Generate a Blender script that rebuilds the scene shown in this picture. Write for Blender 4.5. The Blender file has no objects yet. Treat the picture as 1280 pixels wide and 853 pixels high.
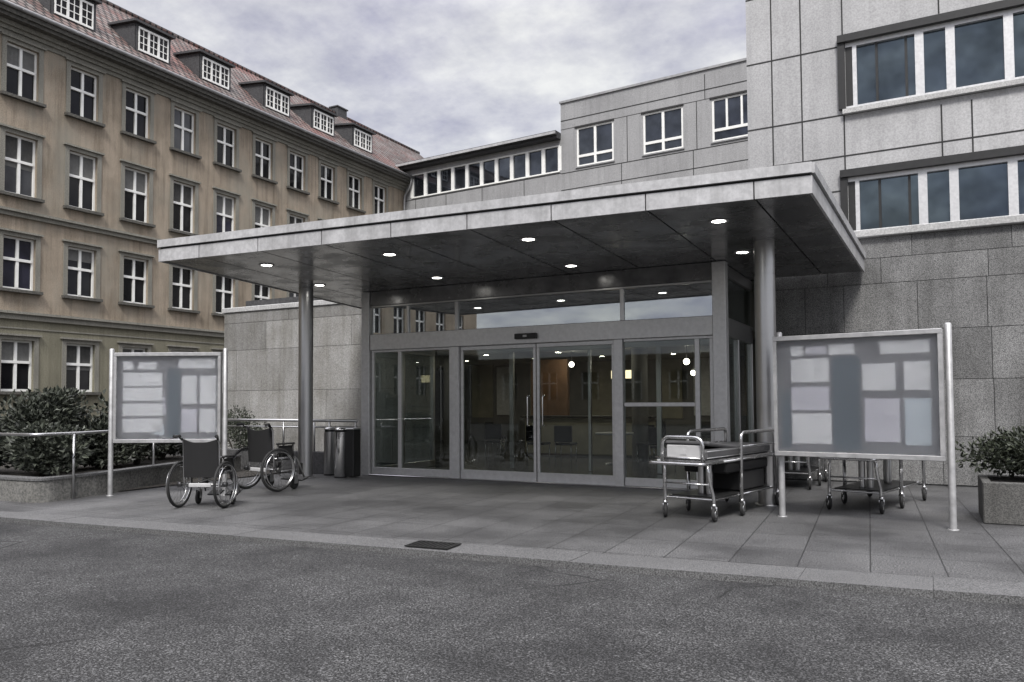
import bpy, math, random
from mathutils import Vector, Matrix
R = math.radians
random.seed(11)
S = bpy.context.scene
COL = S.collection

# ------------------------------------------------------------------ helpers
class MB:
    """collects shapes, links them as ONE mesh object"""
    def __init__(s): s.v = []; s.f = []; s.sm = []
    def face(s, pts, smooth=False):
        n = len(s.v); s.v += [Vector(p) for p in pts]; s.f.append(tuple(range(n, n+len(pts)))); s.sm.append(smooth); return s
    def box(s, x0, x1, y0, y1, z0, z1, bev=0.0, m=None):
        x0, x1 = min(x0, x1), max(x0, x1); y0, y1 = min(y0, y1), max(y0, y1); z0, z1 = min(z0, z1), max(z0, z1)
        n = len(s.v)
        if bev <= 0:
            P = [(x0,y0,z0),(x1,y0,z0),(x1,y1,z0),(x0,y1,z0),(x0,y0,z1),(x1,y0,z1),(x1,y1,z1),(x0,y1,z1)]
            F = [(0,3,2,1),(4,5,6,7),(0,1,5,4),(1,2,6,5),(2,3,7,6),(3,0,4,7)]
        else:
            b = min(bev, (x1-x0)/2.01, (y1-y0)/2.01, (z1-z0)/2.01)
            P = []; idx = {}
            for i, X in enumerate((x0, x1)):
                for j, Y in enumerate((y0, y1)):
                    for k, Z in enumerate((z0, z1)):
                        sx, sy, sz = (b if i == 0 else -b), (b if j == 0 else -b), (b if k == 0 else -b)
                        for a, p in enumerate(((X, Y+sy, Z+sz), (X+sx, Y, Z+sz), (X+sx, Y+sy, Z))):
                            idx[i,j,k,a] = len(P); P.append(p)
            F = []
            g = lambda i,j,k,a: idx[i,j,k,a]
            for i in (0,1):
                q = [g(i,0,0,0), g(i,1,0,0), g(i,1,1,0), g(i,0,1,0)]; F.append(tuple(q if i else q[::-1]))
            for j in (0,1):
                q = [g(0,j,0,1), g(0,j,1,1), g(1,j,1,1), g(1,j,0,1)]; F.append(tuple(q if j else q[::-1]))
            for k in (0,1):
                q = [g(0,0,k,2), g(1,0,k,2), g(1,1,k,2), g(0,1,k,2)]; F.append(tuple(q if k else q[::-1]))
            for j in (0,1):
                for k in (0,1):
                    q = [g(0,j,k,1), g(1,j,k,1), g(1,j,k,2), g(0,j,k,2)]; F.append(tuple(q if (j+k) % 2 == 0 else q[::-1]))
            for i in (0,1):
                for k in (0,1):
                    q = [g(i,0,k,0), g(i,0,k,2), g(i,1,k,2), g(i,1,k,0)]; F.append(tuple(q))
            for i in (0,1):
                for j in (0,1):
                    q = [g(i,j,0,0), g(i,j,1,0), g(i,j,1,1), g(i,j,0,1)]; F.append(tuple(q))
            for i in (0,1):
                for j in (0,1):
                    for k in (0,1): F.append((g(i,j,k,0), g(i,j,k,1), g(i,j,k,2)))
        for p in P:
            p = Vector(p); s.v.append(m @ p if m else p)
        for f in F: s.f.append(tuple(n+i for i in f)); s.sm.append(False)
        return s
    def tube(s, pts, r, n=8, closed=False, cap=True):
        pts = [Vector(p) for p in pts]; N = len(pts)
        rs = r if isinstance(r, (list, tuple)) else [r]*N
        base = len(s.v); up = None
        for i, p in enumerate(pts):
            if closed: t = pts[(i+1) % N] - pts[i-1]
            elif i == 0: t = pts[1]-p
            elif i == N-1: t = p-pts[i-1]
            else: t = (pts[i+1]-p).normalized() + (p-pts[i-1]).normalized()
            t = t.normalized() if t.length > 1e-9 else Vector((0,0,1))
            if up is None:
                up = Vector((0,0,1)) if abs(t.z) < .9 else Vector((1,0,0))
            u = (up - t*up.dot(t)).normalized(); up = u; w = t.cross(u)
            for k in range(n):
                a = 2*math.pi*k/n
                s.v.append(p + (u*math.cos(a) + w*math.sin(a))*rs[i])
        for i in range(N if closed else N-1):
            j = (i+1) % N
            for k in range(n):
                l = (k+1) % n
                s.f.append((base+i*n+k, base+i*n+l, base+j*n+l, base+j*n+k)); s.sm.append(True)
        if cap and not closed:
            s.f.append(tuple(base+k for k in range(n))[::-1]); s.sm.append(False)
            s.f.append(tuple(base+(N-1)*n+k for k in range(n))); s.sm.append(False)
        return s
    def torus(s, c, axis, Rr, r, n=28, m=8):
        a = Vector(axis).normalized(); u = a.orthogonal().normalized(); w = a.cross(u); c = Vector(c)
        return s.tube([c + (u*math.cos(2*math.pi*i/n) + w*math.sin(2*math.pi*i/n))*Rr for i in range(n)], r, m, closed=True)
    def lathe(s, prof, c=(0,0,0), n=32):
        c = Vector(c); base = len(s.v)
        for (r, z) in prof:
            for k in range(n):
                a = 2*math.pi*k/n; s.v.append(c + Vector((r*math.cos(a), r*math.sin(a), z)))
        for i in range(len(prof)-1):
            for k in range(n):
                l = (k+1) % n
                s.f.append((base+i*n+k, base+i*n+l, base+(i+1)*n+l, base+(i+1)*n+k)); s.sm.append(True)
        return s
    def prism(s, poly, z0, z1):
        n = len(poly)
        s.face([(x,y,z1) for x,y in poly]); s.face([(x,y,z0) for x,y in reversed(poly)])
        for i in range(n):
            (xa,ya),(xb,yb) = poly[i], poly[(i+1) % n]
            s.face([(xa,ya,z0),(xb,yb,z0),(xb,yb,z1),(xa,ya,z1)])
        return s
    def build(s, name, mat, parent=None, world=True):
        """world=True: vertices given in world space; False: already in the parent's space"""
        vs = s.v
        if parent is not None and world:
            chain = [parent]
            while chain[-1].parent: chain.append(chain[-1].parent)
            M = Matrix.Identity(4)
            for p in reversed(chain): M = M @ p.matrix_basis
            inv = M.inverted(); vs = [inv @ v for v in vs]
        me = bpy.data.meshes.new(name); me.from_pydata([tuple(v) for v in vs], [], s.f)
        me.polygons.foreach_set('use_smooth', s.sm); me.materials.append(mat); me.update()
        o = bpy.data.objects.new(name, me); COL.objects.link(o)
        if parent is not None: o.parent = parent
        return o

def fillet(pts, r, n=5):
    pts = [Vector(p) for p in pts]; out = [pts[0]]
    for i in range(1, len(pts)-1):
        p = pts[i]; a = (pts[i-1]-p); b = (pts[i+1]-p); rr = min(r, a.length*.48, b.length*.48)
        A = p + a.normalized()*rr; B = p + b.normalized()*rr
        for k in range(n+1):
            t = k/n; out.append(A*(1-t)**2 + p*2*t*(1-t) + B*t*t)
    return out + [pts[-1]]

def tag(o, label, cat, group=None):
    o['label'] = label; o['category'] = cat
    if group: o['group'] = group
    return o
def thing(name, label, cat, loc=(0,0,0), rz=0, group=None):
    o = bpy.data.objects.new(name, None); COL.objects.link(o)
    o.location = loc; o.rotation_euler = (0,0,rz); o.empty_display_size = .2
    return tag(o, label, cat, group)
def copy_tree(o, parent=None):
    c = o.copy(); COL.objects.link(c)
    if parent: c.parent = parent
    for ch in list(o.children): copy_tree(ch, c)
    return c
def struct(o, kind='structure'):
    o['kind'] = kind; return o

# ------------------------------------------------------------------ materials
def nodes(name):
    m = bpy.data.materials.new(name); m.use_nodes = True; nt = m.node_tree
    return m, nt, nt.nodes['Principled BSDF'], nt.nodes.new, nt.links.new
def rgb(c): return (c[0], c[1], c[2], 1)
def mixc(nt, fac, a, b, mode='MIX'):
    n = nt.nodes.new('ShaderNodeMix'); n.data_type = 'RGBA'; n.blend_type = mode
    for sock, val in ((n.inputs[0], fac), (n.inputs[6], a), (n.inputs[7], b)):
        if hasattr(val, 'is_output'): nt.links.new(val, sock)
        elif isinstance(val, (int, float)): sock.default_value = val
        else: sock.default_value = rgb(val)
    return n.outputs[2]
def noise(nt, vec, scale, detail=5, rough=.6):
    n = nt.nodes.new('ShaderNodeTexNoise'); n.inputs['Scale'].default_value = scale
    n.inputs['Detail'].default_value = detail; n.inputs['Roughness'].default_value = rough
    if vec is not None: nt.links.new(vec, n.inputs['Vector'])
    return n.outputs['Fac']
def ramp(nt, fac, a, b):
    n = nt.nodes.new('ShaderNodeMapRange'); n.inputs[1].default_value = a; n.inputs[2].default_value = b
    nt.links.new(fac, n.inputs[0]); return n.outputs[0]
def mapping(nt, vec, scale=(1,1,1), rot=(0,0,0), loc=(0,0,0)):
    n = nt.nodes.new('ShaderNodeMapping'); n.inputs['Scale'].default_value = scale; n.inputs['Rotation'].default_value = rot
    n.inputs['Location'].default_value = loc; nt.links.new(vec, n.inputs['Vector']); return n.outputs[0]
def bump(nt, h, strength, dist, p):
    b = nt.nodes.new('ShaderNodeBump'); b.inputs['Strength'].default_value = strength; b.inputs['Distance'].default_value = dist
    nt.links.new(h, b.inputs['Height']); nt.links.new(b.outputs[0], p.inputs['Normal'])

def speckle(name, dark, light, scale, rough=.75, dirt=(.5,.5,.5), dirt_amt=.35, dirt_scale=.6, streak=0., lo=.38, hi=.62, bmp=.25, metal=0., stain=None, stain_amt=0., coat=0):
    m, nt, p, N, L = nodes(name)
    tc = N('ShaderNodeTexCoord').outputs['Object']
    f = ramp(nt, noise(nt, tc, scale, 3, .7), lo, hi)
    c = mixc(nt, f, dark, light)
    d = ramp(nt, noise(nt, mapping(nt, tc, (1,1,.9)), dirt_scale, 7, .62), .36, .7)
    dd = N('ShaderNodeMath'); dd.operation = 'MULTIPLY'; L(d, dd.inputs[0]); dd.inputs[1].default_value = dirt_amt
    c = mixc(nt, dd.outputs[0], c, dirt, 'MULTIPLY')
    if streak > 0:
        s = ramp(nt, noise(nt, mapping(nt, tc, (3.2,3.2,.18)), 1.3, 6, .65), .45, .75)
        ss = N('ShaderNodeMath'); ss.operation = 'MULTIPLY'; L(s, ss.inputs[0]); ss.inputs[1].default_value = streak
        c = mixc(nt, ss.outputs[0], c, dirt, 'MULTIPLY')
    if stain is not None:
        s = ramp(nt, noise(nt, mapping(nt, tc, (1,1,.55), loc=(7,3,1)), .55, 6, .6), .48, .68)
        ss = N('ShaderNodeMath'); ss.operation = 'MULTIPLY'; L(s, ss.inputs[0]); ss.inputs[1].default_value = stain_amt
        c = mixc(nt, ss.outputs[0], c, stain)
    L(c, p.inputs['Base Color']); p.inputs['Roughness'].default_value = rough; p.inputs['Metallic'].default_value = metal
    if bmp > 0: bump(nt, f, bmp, .004, p)
    return m
def simple(name, c, rough=.5, metal=0., var=.15, scale=9., bmp=0.):
    m, nt, p, N, L = nodes(name)
    tc = N('ShaderNodeTexCoord').outputs['Object']
    f = noise(nt, tc, scale, 5, .6)
    col = mixc(nt, ramp(nt, f, .3, .7), [x*(1-var) for x in c], [min(1, x*(1+var)) for x in c])
    L(col, p.inputs['Base Color']); p.inputs['Metallic'].default_value = metal
    r = N('ShaderNodeMapRange'); L(f, r.inputs[0]); r.inputs[3].default_value = max(.02, rough-.08); r.inputs[4].default_value = min(1, rough+.1)
    L(r.outputs[0], p.inputs['Roughness'])
    if bmp: bump(nt, f, bmp, .003, p)
    return m
def emit(name, c, s):
    m, nt, p, N, L = nodes(name)
    p.inputs['Base Color'].default_value = rgb((.8,.8,.8)); p.inputs['Emission Color'].default_value = rgb(c); p.inputs['Emission Strength'].default_value = s
    return m
def clear_glass(name, tint, base=.05, amt=.7):
    m, nt, p, N, L = nodes(name); nt.nodes.remove(p)
    out = nt.nodes['Material Output']
    t = N('ShaderNodeBsdfTransparent'); t.inputs[0].default_value = rgb(tint)
    g = N('ShaderNodeBsdfGlossy'); g.inputs['Roughness'].default_value = .015; g.inputs['Color'].default_value = (.9,.93,.95,1)
    lw = N('ShaderNodeLayerWeight'); lw.inputs[0].default_value = .5
    pw = N('ShaderNodeMath'); pw.operation = 'POWER'; L(lw.outputs['Facing'], pw.inputs[0]); pw.inputs[1].default_value = 3.5
    ma = N('ShaderNodeMath'); ma.operation = 'MULTIPLY_ADD'; L(pw.outputs[0], ma.inputs[0]); ma.inputs[1].default_value = amt; ma.inputs[2].default_value = base
    mx = N('ShaderNodeMixShader'); L(ma.outputs[0], mx.inputs[0]); L(t.outputs[0], mx.inputs[1]); L(g.outputs[0], mx.inputs[2])
    L(mx.outputs[0], out.inputs['Surface']); return m
def window_glass(name, c, rough=.03, spec=.5):
    m, nt, p, N, L = nodes(name)
    tc = N('ShaderNodeTexCoord').outputs['Object']
    f = ramp(nt, noise(nt, tc, .8, 3), .35, .65)
    L(mixc(nt, f, [x*.6 for x in c], [x*1.3 for x in c]), p.inputs['Base Color'])
    p.inputs['Roughness'].default_value = rough; p.inputs['Specular IOR Level'].default_value = spec
    bump(nt, noise(nt, tc, 1.1, 1), .04, .05, p)
    return m

M = {}
M['asphalt'] = None
def asphalt():
    m, nt, p, N, L = nodes('asphalt')
    tc = N('ShaderNodeTexCoord').outputs['Object']
    v = N('ShaderNodeTexVoronoi'); v.inputs['Scale'].default_value = 85; L(tc, v.inputs['Vector'])
    n1 = ramp(nt, noise(nt, tc, 70, 2, .8), .42, .6)
    c = mixc(nt, n1, (.004,.004,.004), (.125,.125,.125))
    st = ramp(nt, v.outputs['Color'], .80, .95)
    c = mixc(nt, st, c, (.24,.24,.24))
    d = ramp(nt, noise(nt, tc, .8, 8, .66), .4, .62)
    c = mixc(nt, d, c, (.42,.42,.43), 'MULTIPLY')
    c = mixc(nt, 1., c, (1.3,1.3,1.3), 'MULTIPLY')
    d2 = ramp(nt, noise(nt, mapping(nt, tc, (.25,1.2,1), (0,0,R(6))), .8, 4), .5, .75)
    c = mixc(nt, d2, c, (.62,.62,.62), 'MULTIPLY')
    vc = N('ShaderNodeTexVoronoi'); vc.feature = 'DISTANCE_TO_EDGE'; vc.inputs['Scale'].default_value = .28
    wob = N('ShaderNodeMix'); wob.data_type = 'RGBA'; wob.inputs[0].default_value = .18; L(tc, wob.inputs[6]); nz = N('ShaderNodeTexNoise'); nz.inputs['Scale'].default_value = 1.7; nz.inputs['Detail'].default_value = 6; L(tc, nz.inputs['Vector']); L(nz.outputs['Color'], wob.inputs[7]); L(wob.outputs[2], vc.inputs['Vector'])
    ck = ramp(nt, vc.outputs['Distance'], .0, .006)
    gate = ramp(nt, noise(nt, tc, .3, 2), .46, .5)
    inv = N('ShaderNodeMath'); inv.operation = 'MULTIPLY_ADD'; L(ck, inv.inputs[0]); inv.inputs[1].default_value = -1; inv.inputs[2].default_value = 1
    mu = N('ShaderNodeMath'); mu.operation = 'MULTIPLY'; L(inv.outputs[0], mu.inputs[0]); L(gate, mu.inputs[1])
    c = mixc(nt, mu.outputs[0], c, (.006,.006,.006))
    L(c, p.inputs['Base Color']); p.inputs['Roughness'].default_value = .82
    bump(nt, n1, 1., .014, p); return m
M['asphalt'] = asphalt()
def paving():
    m, nt, p, N, L = nodes('paving_slabs')
    tc = N('ShaderNodeTexCoord').outputs['Object']
    mp = mapping(nt, tc, (1,1,1), (0,0,R(-3.5)), (.02,-7.52,0))
    b = N('ShaderNodeTexBrick'); L(mp, b.inputs['Vector']); b.offset = 0; b.squash = 1
    for k, val in (('Scale',1),('Mortar Size',.007),('Mortar Smooth',.2),('Bias',0),('Brick Width',.6),('Row Height',.87)): b.inputs[k].default_value = val
    b.inputs['Color1'].default_value = (.098,.098,.098,1); b.inputs['Color2'].default_value = (.128,.128,.128,1); b.inputs['Mortar'].default_value = (.028,.028,.028,1)
    f = ramp(nt, noise(nt, tc, 62, 2, .8), .4, .6)
    g = mixc(nt, f, (.2,.2,.2), (1.6,1.6,1.6))
    c = mixc(nt, 1.0, b.outputs['Color'], g, 'MULTIPLY')
    d = ramp(nt, noise(nt, tc, .7, 7, .62), .38, .7)
    c = mixc(nt, d, c, (.42,.42,.43), 'MULTIPLY')
    vs = N('ShaderNodeTexVoronoi'); vs.inputs['Scale'].default_value = 2.2; L(tc, vs.inputs['Vector']); sp_ = ramp(nt, vs.outputs['Distance'], .03, .05)
    c = mixc(nt, sp_, (.05,.05,.05), c)
    L(c, p.inputs['Base Color'])
    rr = N('ShaderNodeMapRange'); L(d, rr.inputs[0]); rr.inputs[3].default_value = .68; rr.inputs[4].default_value = .36; L(rr.outputs[0], p.inputs['Roughness'])
    h = N('ShaderNodeMath'); h.operation = 'MULTIPLY_ADD'; L(b.outputs['Fac'], h.inputs[0]); h.inputs[1].default_value = -1.5; L(f, h.inputs[2])
    bump(nt, h.outputs[0], .5, .005, p); return m
M['paving'] = paving()
M['kerb'] = speckle('kerb_stone', (.03,.03,.03), (.19,.19,.19), 95, dirt_amt=.5, bmp=.4)
M['granite'] = speckle('granite_cladding', (.035,.035,.035), (.30,.30,.296), 85, rough=.6, dirt=(.38,.38,.37), dirt_amt=.65, dirt_scale=1.1, streak=.6, lo=.36, hi=.64, bmp=.3)
M['granite_pale'] = speckle('pale_granite_cladding', (.11,.11,.107), (.44,.435,.42), 85, rough=.6, dirt=(.42,.40,.34), dirt_amt=.55, dirt_scale=1.1, streak=.65, bmp=.3)
for sfx, kk in (('_b', .84), ('_c', 1.14)):
    M['granite'+sfx] = speckle('granite_cladding'+sfx, [x*kk for x in (.035,.035,.035)], [x*kk for x in (.30,.30,.296)], 85, rough=.6, dirt=(.38,.38,.37), dirt_amt=.65, dirt_scale=1.1, streak=.6, lo=.36, hi=.64, bmp=.3)
    M['granite_pale'+sfx] = speckle('pale_granite_cladding'+sfx, [x*kk for x in (.11,.11,.107)], [x*kk for x in (.44,.435,.42)], 85, rough=.6, dirt=(.42,.40,.34), dirt_amt=.55, dirt_scale=1.1, streak=.65, bmp=.3)
M['coping'] = speckle('pale_stone_coping', (.33,.33,.325), (.52,.52,.51), 30, dirt_amt=.4, streak=.3, bmp=.15)
M['panel'] = speckle('pale_facade_panel', (.36,.36,.362), (.48,.48,.482), 24, rough=.5, dirt=(.5,.5,.5), dirt_amt=.5, dirt_scale=.35, streak=.4, bmp=.06)
M['panel_wing'] = speckle('grey_facade_panel', (.27,.27,.27), (.37,.37,.37), 24, rough=.5, dirt=(.5,.5,.5), dirt_amt=.45, dirt_scale=.35, streak=.4, bmp=.06)
M['joint'] = simple('dark_joint', (.03,.03,.03), .9)
M['fascia'] = speckle('aluminium_fascia', (.45,.45,.455), (.55,.55,.555), 14, rough=.42, dirt=(.42,.42,.41), dirt_amt=.45, dirt_scale=1.6, streak=.6, bmp=.03, metal=.15)
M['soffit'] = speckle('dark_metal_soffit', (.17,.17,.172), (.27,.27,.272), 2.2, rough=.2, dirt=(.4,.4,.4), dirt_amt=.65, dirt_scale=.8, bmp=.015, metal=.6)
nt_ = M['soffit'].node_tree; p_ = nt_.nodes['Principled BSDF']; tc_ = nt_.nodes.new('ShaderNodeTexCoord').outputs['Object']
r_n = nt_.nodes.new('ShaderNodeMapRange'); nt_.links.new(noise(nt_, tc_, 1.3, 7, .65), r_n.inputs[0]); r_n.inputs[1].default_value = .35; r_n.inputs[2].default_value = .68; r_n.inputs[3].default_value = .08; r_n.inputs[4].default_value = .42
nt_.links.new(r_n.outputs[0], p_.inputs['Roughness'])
M['alu'] = simple('brushed_aluminium', (.58,.58,.58), .4, .5, .1, 14)
M['alu_dull'] = simple('weathered_aluminium', (.40,.40,.40), .45, .5, .2, 9)
M['steel'] = simple('stainless_steel', (.62,.62,.62), .22, 1., .03, 2)
M['steel_dull'] = simple('dull_galvanised_steel', (.5,.5,.5), .32, .95, .06, 3)
M['polished'] = simple('polished_steel', (.8,.8,.8), .10, 1., .02, 1)
M['spoke'] = simple('dark_spoke_wire', (.12,.12,.12), .4, .8)
M['chrome'] = simple('chrome_tube', (.62,.62,.62), .24, 1., .12, 8)
M['black_metal'] = simple('black_metal', (.02,.02,.02), .45, .2)
M['rubber'] = simple('black_rubber', (.018,.018,.018), .75, 0, .2, 20)
M['fabric'] = simple('black_nylon_fabric', (.009,.009,.0095), .85, 0, .25, 60, .3)
M['mattress'] = simple('dark_grey_vinyl', (.07,.07,.072), .42, 0, .2, 8, .1)
M['plastic'] = simple('pale_grey_plastic', (.42,.42,.42), .5, 0, .1)
M['white_paint'] = simple('white_window_paint', (.78,.78,.75), .5, 0, .07, 3)
M['plaster'] = speckle('tan_plaster', (.27,.223,.168), (.42,.355,.28), 30, rough=.9, dirt=(.40,.385,.35), dirt_amt=.6, dirt_scale=.9, streak=.85, bmp=.35, stain=(.24,.225,.185), stain_amt=.75)
M['plaster_base'] = speckle('olive_grey_plaster', (.16,.15,.108), (.27,.255,.19), 30, rough=.9, dirt=(.5,.5,.48), dirt_amt=.55, dirt_scale=.5, streak=.6, bmp=.35)
M['surround'] = speckle('grey_green_stone_trim', (.17,.163,.14), (.30,.29,.25), 30, rough=.85, dirt=(.55,.55,.53), dirt_amt=.5, streak=.5, bmp=.2)
M['sill'] = speckle('dark_weathered_sill', (.06,.058,.05), (.12,.115,.10), 12, bmp=.2)
M['cornice'] = speckle('weathered_timber_cornice', (.07,.067,.06), (.125,.12,.105), 9, rough=.85, dirt_amt=.4, bmp=.15)
M['zinc'] = simple('zinc_gutter', (.30,.30,.30), .5, .4, .2, 4)
M['slate'] = speckle('dark_slate', (.03,.03,.032), (.07,.07,.072), 18, rough=.7, bmp=.3)
def tiles():
    m, nt, p, N, L = nodes('clay_roof_tiles')
    tc = N('ShaderNodeTexCoord').outputs['Object']
    sx = N('ShaderNodeSeparateXYZ'); L(tc, sx.inputs[0]); cx = N('ShaderNodeCombineXYZ')
    zz = N('ShaderNodeMath'); zz.operation = 'MULTIPLY'; L(sx.outputs[2], zz.inputs[0]); zz.inputs[1].default_value = 1.55
    L(sx.outputs[1], cx.inputs[0]); L(zz.outputs[0], cx.inputs[1])
    b = N('ShaderNodeTexBrick'); L(cx.outputs[0], b.inputs['Vector']); b.offset = .5
    for k, val in (('Scale',1),('Mortar Size',.055),('Mortar Smooth',.5),('Bias',0),('Brick Width',.34),('Row Height',.42)): b.inputs[k].default_value = val
    b.inputs['Color1'].default_value = (.15,.078,.066,1); b.inputs['Color2'].default_value = (.24,.205,.19,1); b.inputs['Mortar'].default_value = (.015,.013,.012,1)
    d = ramp(nt, noise(nt, tc, .35, 6, .6), .38, .66)
    c = mixc(nt, d, b.outputs['Color'], (.5,.55,.55), 'MULTIPLY')
    d2 = ramp(nt, noise(nt, mapping(nt, tc, (1,1,1), loc=(3,9,2)), .25, 5, .6), .52, .7)
    c = mixc(nt, d2, c, (.22,.095,.08), 'MIX')
    c = mixc(nt, b.outputs['Fac'], c, (.014,.013,.012))
    L(c, p.inputs['Base Color']); p.inputs['Roughness'].default_value = .85
    inv = N('ShaderNodeMath'); inv.operation = 'SUBTRACT'; inv.inputs[0].default_value = 1; L(b.outputs['Fac'], inv.inputs[1])
    bump(nt, inv.outputs[0], 1., .05, p); return m
M['tiles'] = tiles()
M['glass_old'] = window_glass('dark_old_window_glass', (.012,.012,.013), .04, .3)
M['glass_blue'] = window_glass('bluish_dark_old_glass', (.022,.022,.034), .04, .5)
M['glass_pale'] = window_glass('pale_reflecting_old_glass', (.05,.052,.056), .04, .7)
M['curtain'] = simple('grey_curtain', (.13,.13,.125), .9)
M['glass_tower'] = window_glass('bluish_window_glass', (.105,.13,.15), .03, .5); M['glass_tower'].node_tree.nodes['Principled BSDF'].inputs['Metallic'].default_value = .9
M['glass_wing'] = window_glass('dark_grey_window_glass', (.075,.083,.098), .03, .5); M['glass_wing'].node_tree.nodes['Principled BSDF'].inputs['Metallic'].default_value = .8
M['glass'] = clear_glass('entrance_glass', (.84,.87,.85), .045, .7)
M['glass_transom'] = clear_glass('mirroring_transom_glass', (.55,.58,.57), .38, .6)
M['glass_side'] = clear_glass('tinted_side_glass', (.75,.78,.76), .05, .5)
M['lamp'] = emit('lit_downlight', (1,.97,.9), 9)
M['lamp_in'] = emit('lit_hall_lamp', (1,.93,.8), 7)
M['lamp_hall'] = emit('lit_hall_downlight', (1,.92,.76), 42)
M['lightbox'] = emit('lit_yellow_sign_box', (1,.82,.5), .9)
M['concrete'] = speckle('rough_concrete', (.10,.10,.095), (.22,.215,.20), 26, rough=.9, dirt=(.5,.5,.48), dirt_amt=.6, dirt_scale=1.2, streak=.5, bmp=.4)
M['concrete_box'] = speckle('grey_planter_concrete', (.06,.06,.058), (.145,.142,.135), 60, rough=.9, dirt=(.5,.5,.48), dirt_amt=.6, dirt_scale=1.2, streak=.5, bmp=.4)
M['concrete_dark'] = speckle('dark_concrete', (.05,.05,.05), (.10,.10,.10), 26, rough=.9, dirt_amt=.5, bmp=.4)
M['soil'] = speckle('garden_soil', (.02,.017,.014), (.05,.045,.038), 30, rough=1, bmp=.8)
M['bark'] = simple('shrub_bark', (.05,.042,.035), .9)
M['hall_floor'] = simple('dark_stone_floor', (.035,.035,.034), .22, 0, .2, 3)
M['hall_wall'] = simple('grey_hall_wall', (.15,.15,.148), .7, 0, .15, 2)
M['hall_ceiling'] = simple('grey_hall_ceiling', (.3,.3,.29), .6, 0, .1, 2)
M['wood'] = simple('brown_wood_panel', (.16,.085,.045), .5, 0, .25, 3)
M['cream'] = simple('cream_panel', (.30,.28,.21), .7, 0, .15, 3)
M['board_back'] = simple('grey_board_backing', (.20,.20,.215), .6, 0, .08, 3)
M['board_blue'] = simple('blue_grey_board_strip', (.115,.14,.165), .6, 0, .15, 4)
M['paper'] = speckle('white_paper_notice', (.62,.62,.63), (.76,.76,.77), 9, rough=.7, dirt=(.8,.8,.84), dirt_amt=.4, dirt_scale=5, bmp=0)
M['paper_lilac'] = speckle('lilac_paper_notice', (.52,.51,.56), (.62,.61,.66), 9, rough=.7, dirt=(.8,.8,.84), dirt_amt=.4, dirt_scale=5, bmp=0)
M['paper_blue'] = speckle('pale_blue_paper_notice', (.47,.52,.56), (.57,.62,.66), 9, rough=.7, dirt=(.8,.8,.84), dirt_amt=.4, dirt_scale=5, bmp=0)
def frosted():
    m, nt, p, N, L = nodes('dull_acrylic_cover')
    p.inputs['Base Color'].default_value = (.86,.87,.88,1); p.inputs['Transmission Weight'].default_value = 1
    p.inputs['Roughness'].default_value = .5; p.inputs['IOR'].default_value = 1.38; return m
M['frosted'] = frosted()
def leaf(name, a, b):
    m, nt, p, N, L = nodes(name)
    g = N('ShaderNodeNewGeometry')
    L(mixc(nt, g.outputs['Random Per Island'], a, b), p.inputs['Base Color'])
    p.inputs['Roughness'].default_value = .55; p.inputs['Subsurface Weight'].default_value = 0
    return m
M['leaf_dark'] = leaf('dark_evergreen_leaf', (.010,.013,.009), (.085,.095,.072))
M['leaf_box'] = leaf('small_hedge_leaf', (.014,.019,.012), (.06,.07,.045))

# ------------------------------------------------------------------ generic wall with openings
def wall_open(mb, P, u0, u1, v0, v1, holes, depth):
    """front sheet with rectangular holes and their reveals; P(u, v, d) -> world, d = depth into the wall"""
    us = sorted({u0, u1} | {h[0] for h in holes} | {h[1] for h in holes}); us = [u for u in us if u0 <= u <= u1]
    vs = sorted({v0, v1} | {h[2] for h in holes} | {h[3] for h in holes}); vs = [v for v in vs if v0 <= v <= v1]
    for a, b in zip(us, us[1:]):
        for c, d in zip(vs, vs[1:]):
            mu, mv = (a+b)/2, (c+d)/2
            if any(h[0] < mu < h[1] and h[2] < mv < h[3] for h in holes): continue
            mb.face([P(a,c,0), P(b,c,0), P(b,d,0), P(a,d,0)])
    for h in holes:
        a, b, c, d = h
        for q in (((a,c),(b,c)), ((b,c),(b,d)), ((b,d),(a,d)), ((a,d),(a,c))):
            (pu,pv),(qu,qv) = q
            mb.face([P(pu,pv,0), P(pu,pv,depth), P(qu,qv,depth), P(qu,qv,0)])
def pbox(mb, P, u0, u1, v0, v1, d0, d1):
    c = [P(u,v,d) for d in (d0,d1) for (u,v) in ((u0,v0),(u1,v0),(u1,v1),(u0,v1))]
    for f in ((0,1,2,3),(7,6,5,4),(0,4,5,1),(1,5,6,2),(2,6,7,3),(3,7,4,0)): mb.face([c[i] for i in f])

# ------------------------------------------------------------------ THE SETTING
def kerb_lo(x): return 6.15 + (x+10.01)*.0876
def kerb_up(x): return kerb_lo(x) + .45 + (x+10)*.009
g = MB(); g.face([(-600,-600,-.06),(600,-600,-.06),(600,900,-.06),(-600,900,-.06)])
struct(g.build('road', M['asphalt']))
pv = MB(); pv.face([(-22,kerb_up(-11)-.6,0),(-11,kerb_up(-11),0),(9,kerb_up(9),0),(9,15.6,0),(-22,15.6,0)])
struct(pv.build('pavement', M['paving']))
kb = MB(); x = -13.
while x < 9:
    a, b = x+.0015, x+.9985
    pts = [(a,kerb_lo(a)),(b,kerb_lo(b)),(b,kerb_up(b)-.012),(a,kerb_up(a)-.012)]
    dz = random.uniform(-.003,.003)
    kb.prism(pts, -.15, .004+dz)
    x += 1.0
struct(kb.build('kerb', M['kerb']))
so = MB(); so.face([(-29,6.9,.02),(-12.2,7.3,.02),(-12.2,13,.02),(-17.2,13,.02),(-17.2,45,.02),(-29,45,.02)])
struct(so.build('garden_ground', M['soil']))

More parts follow.
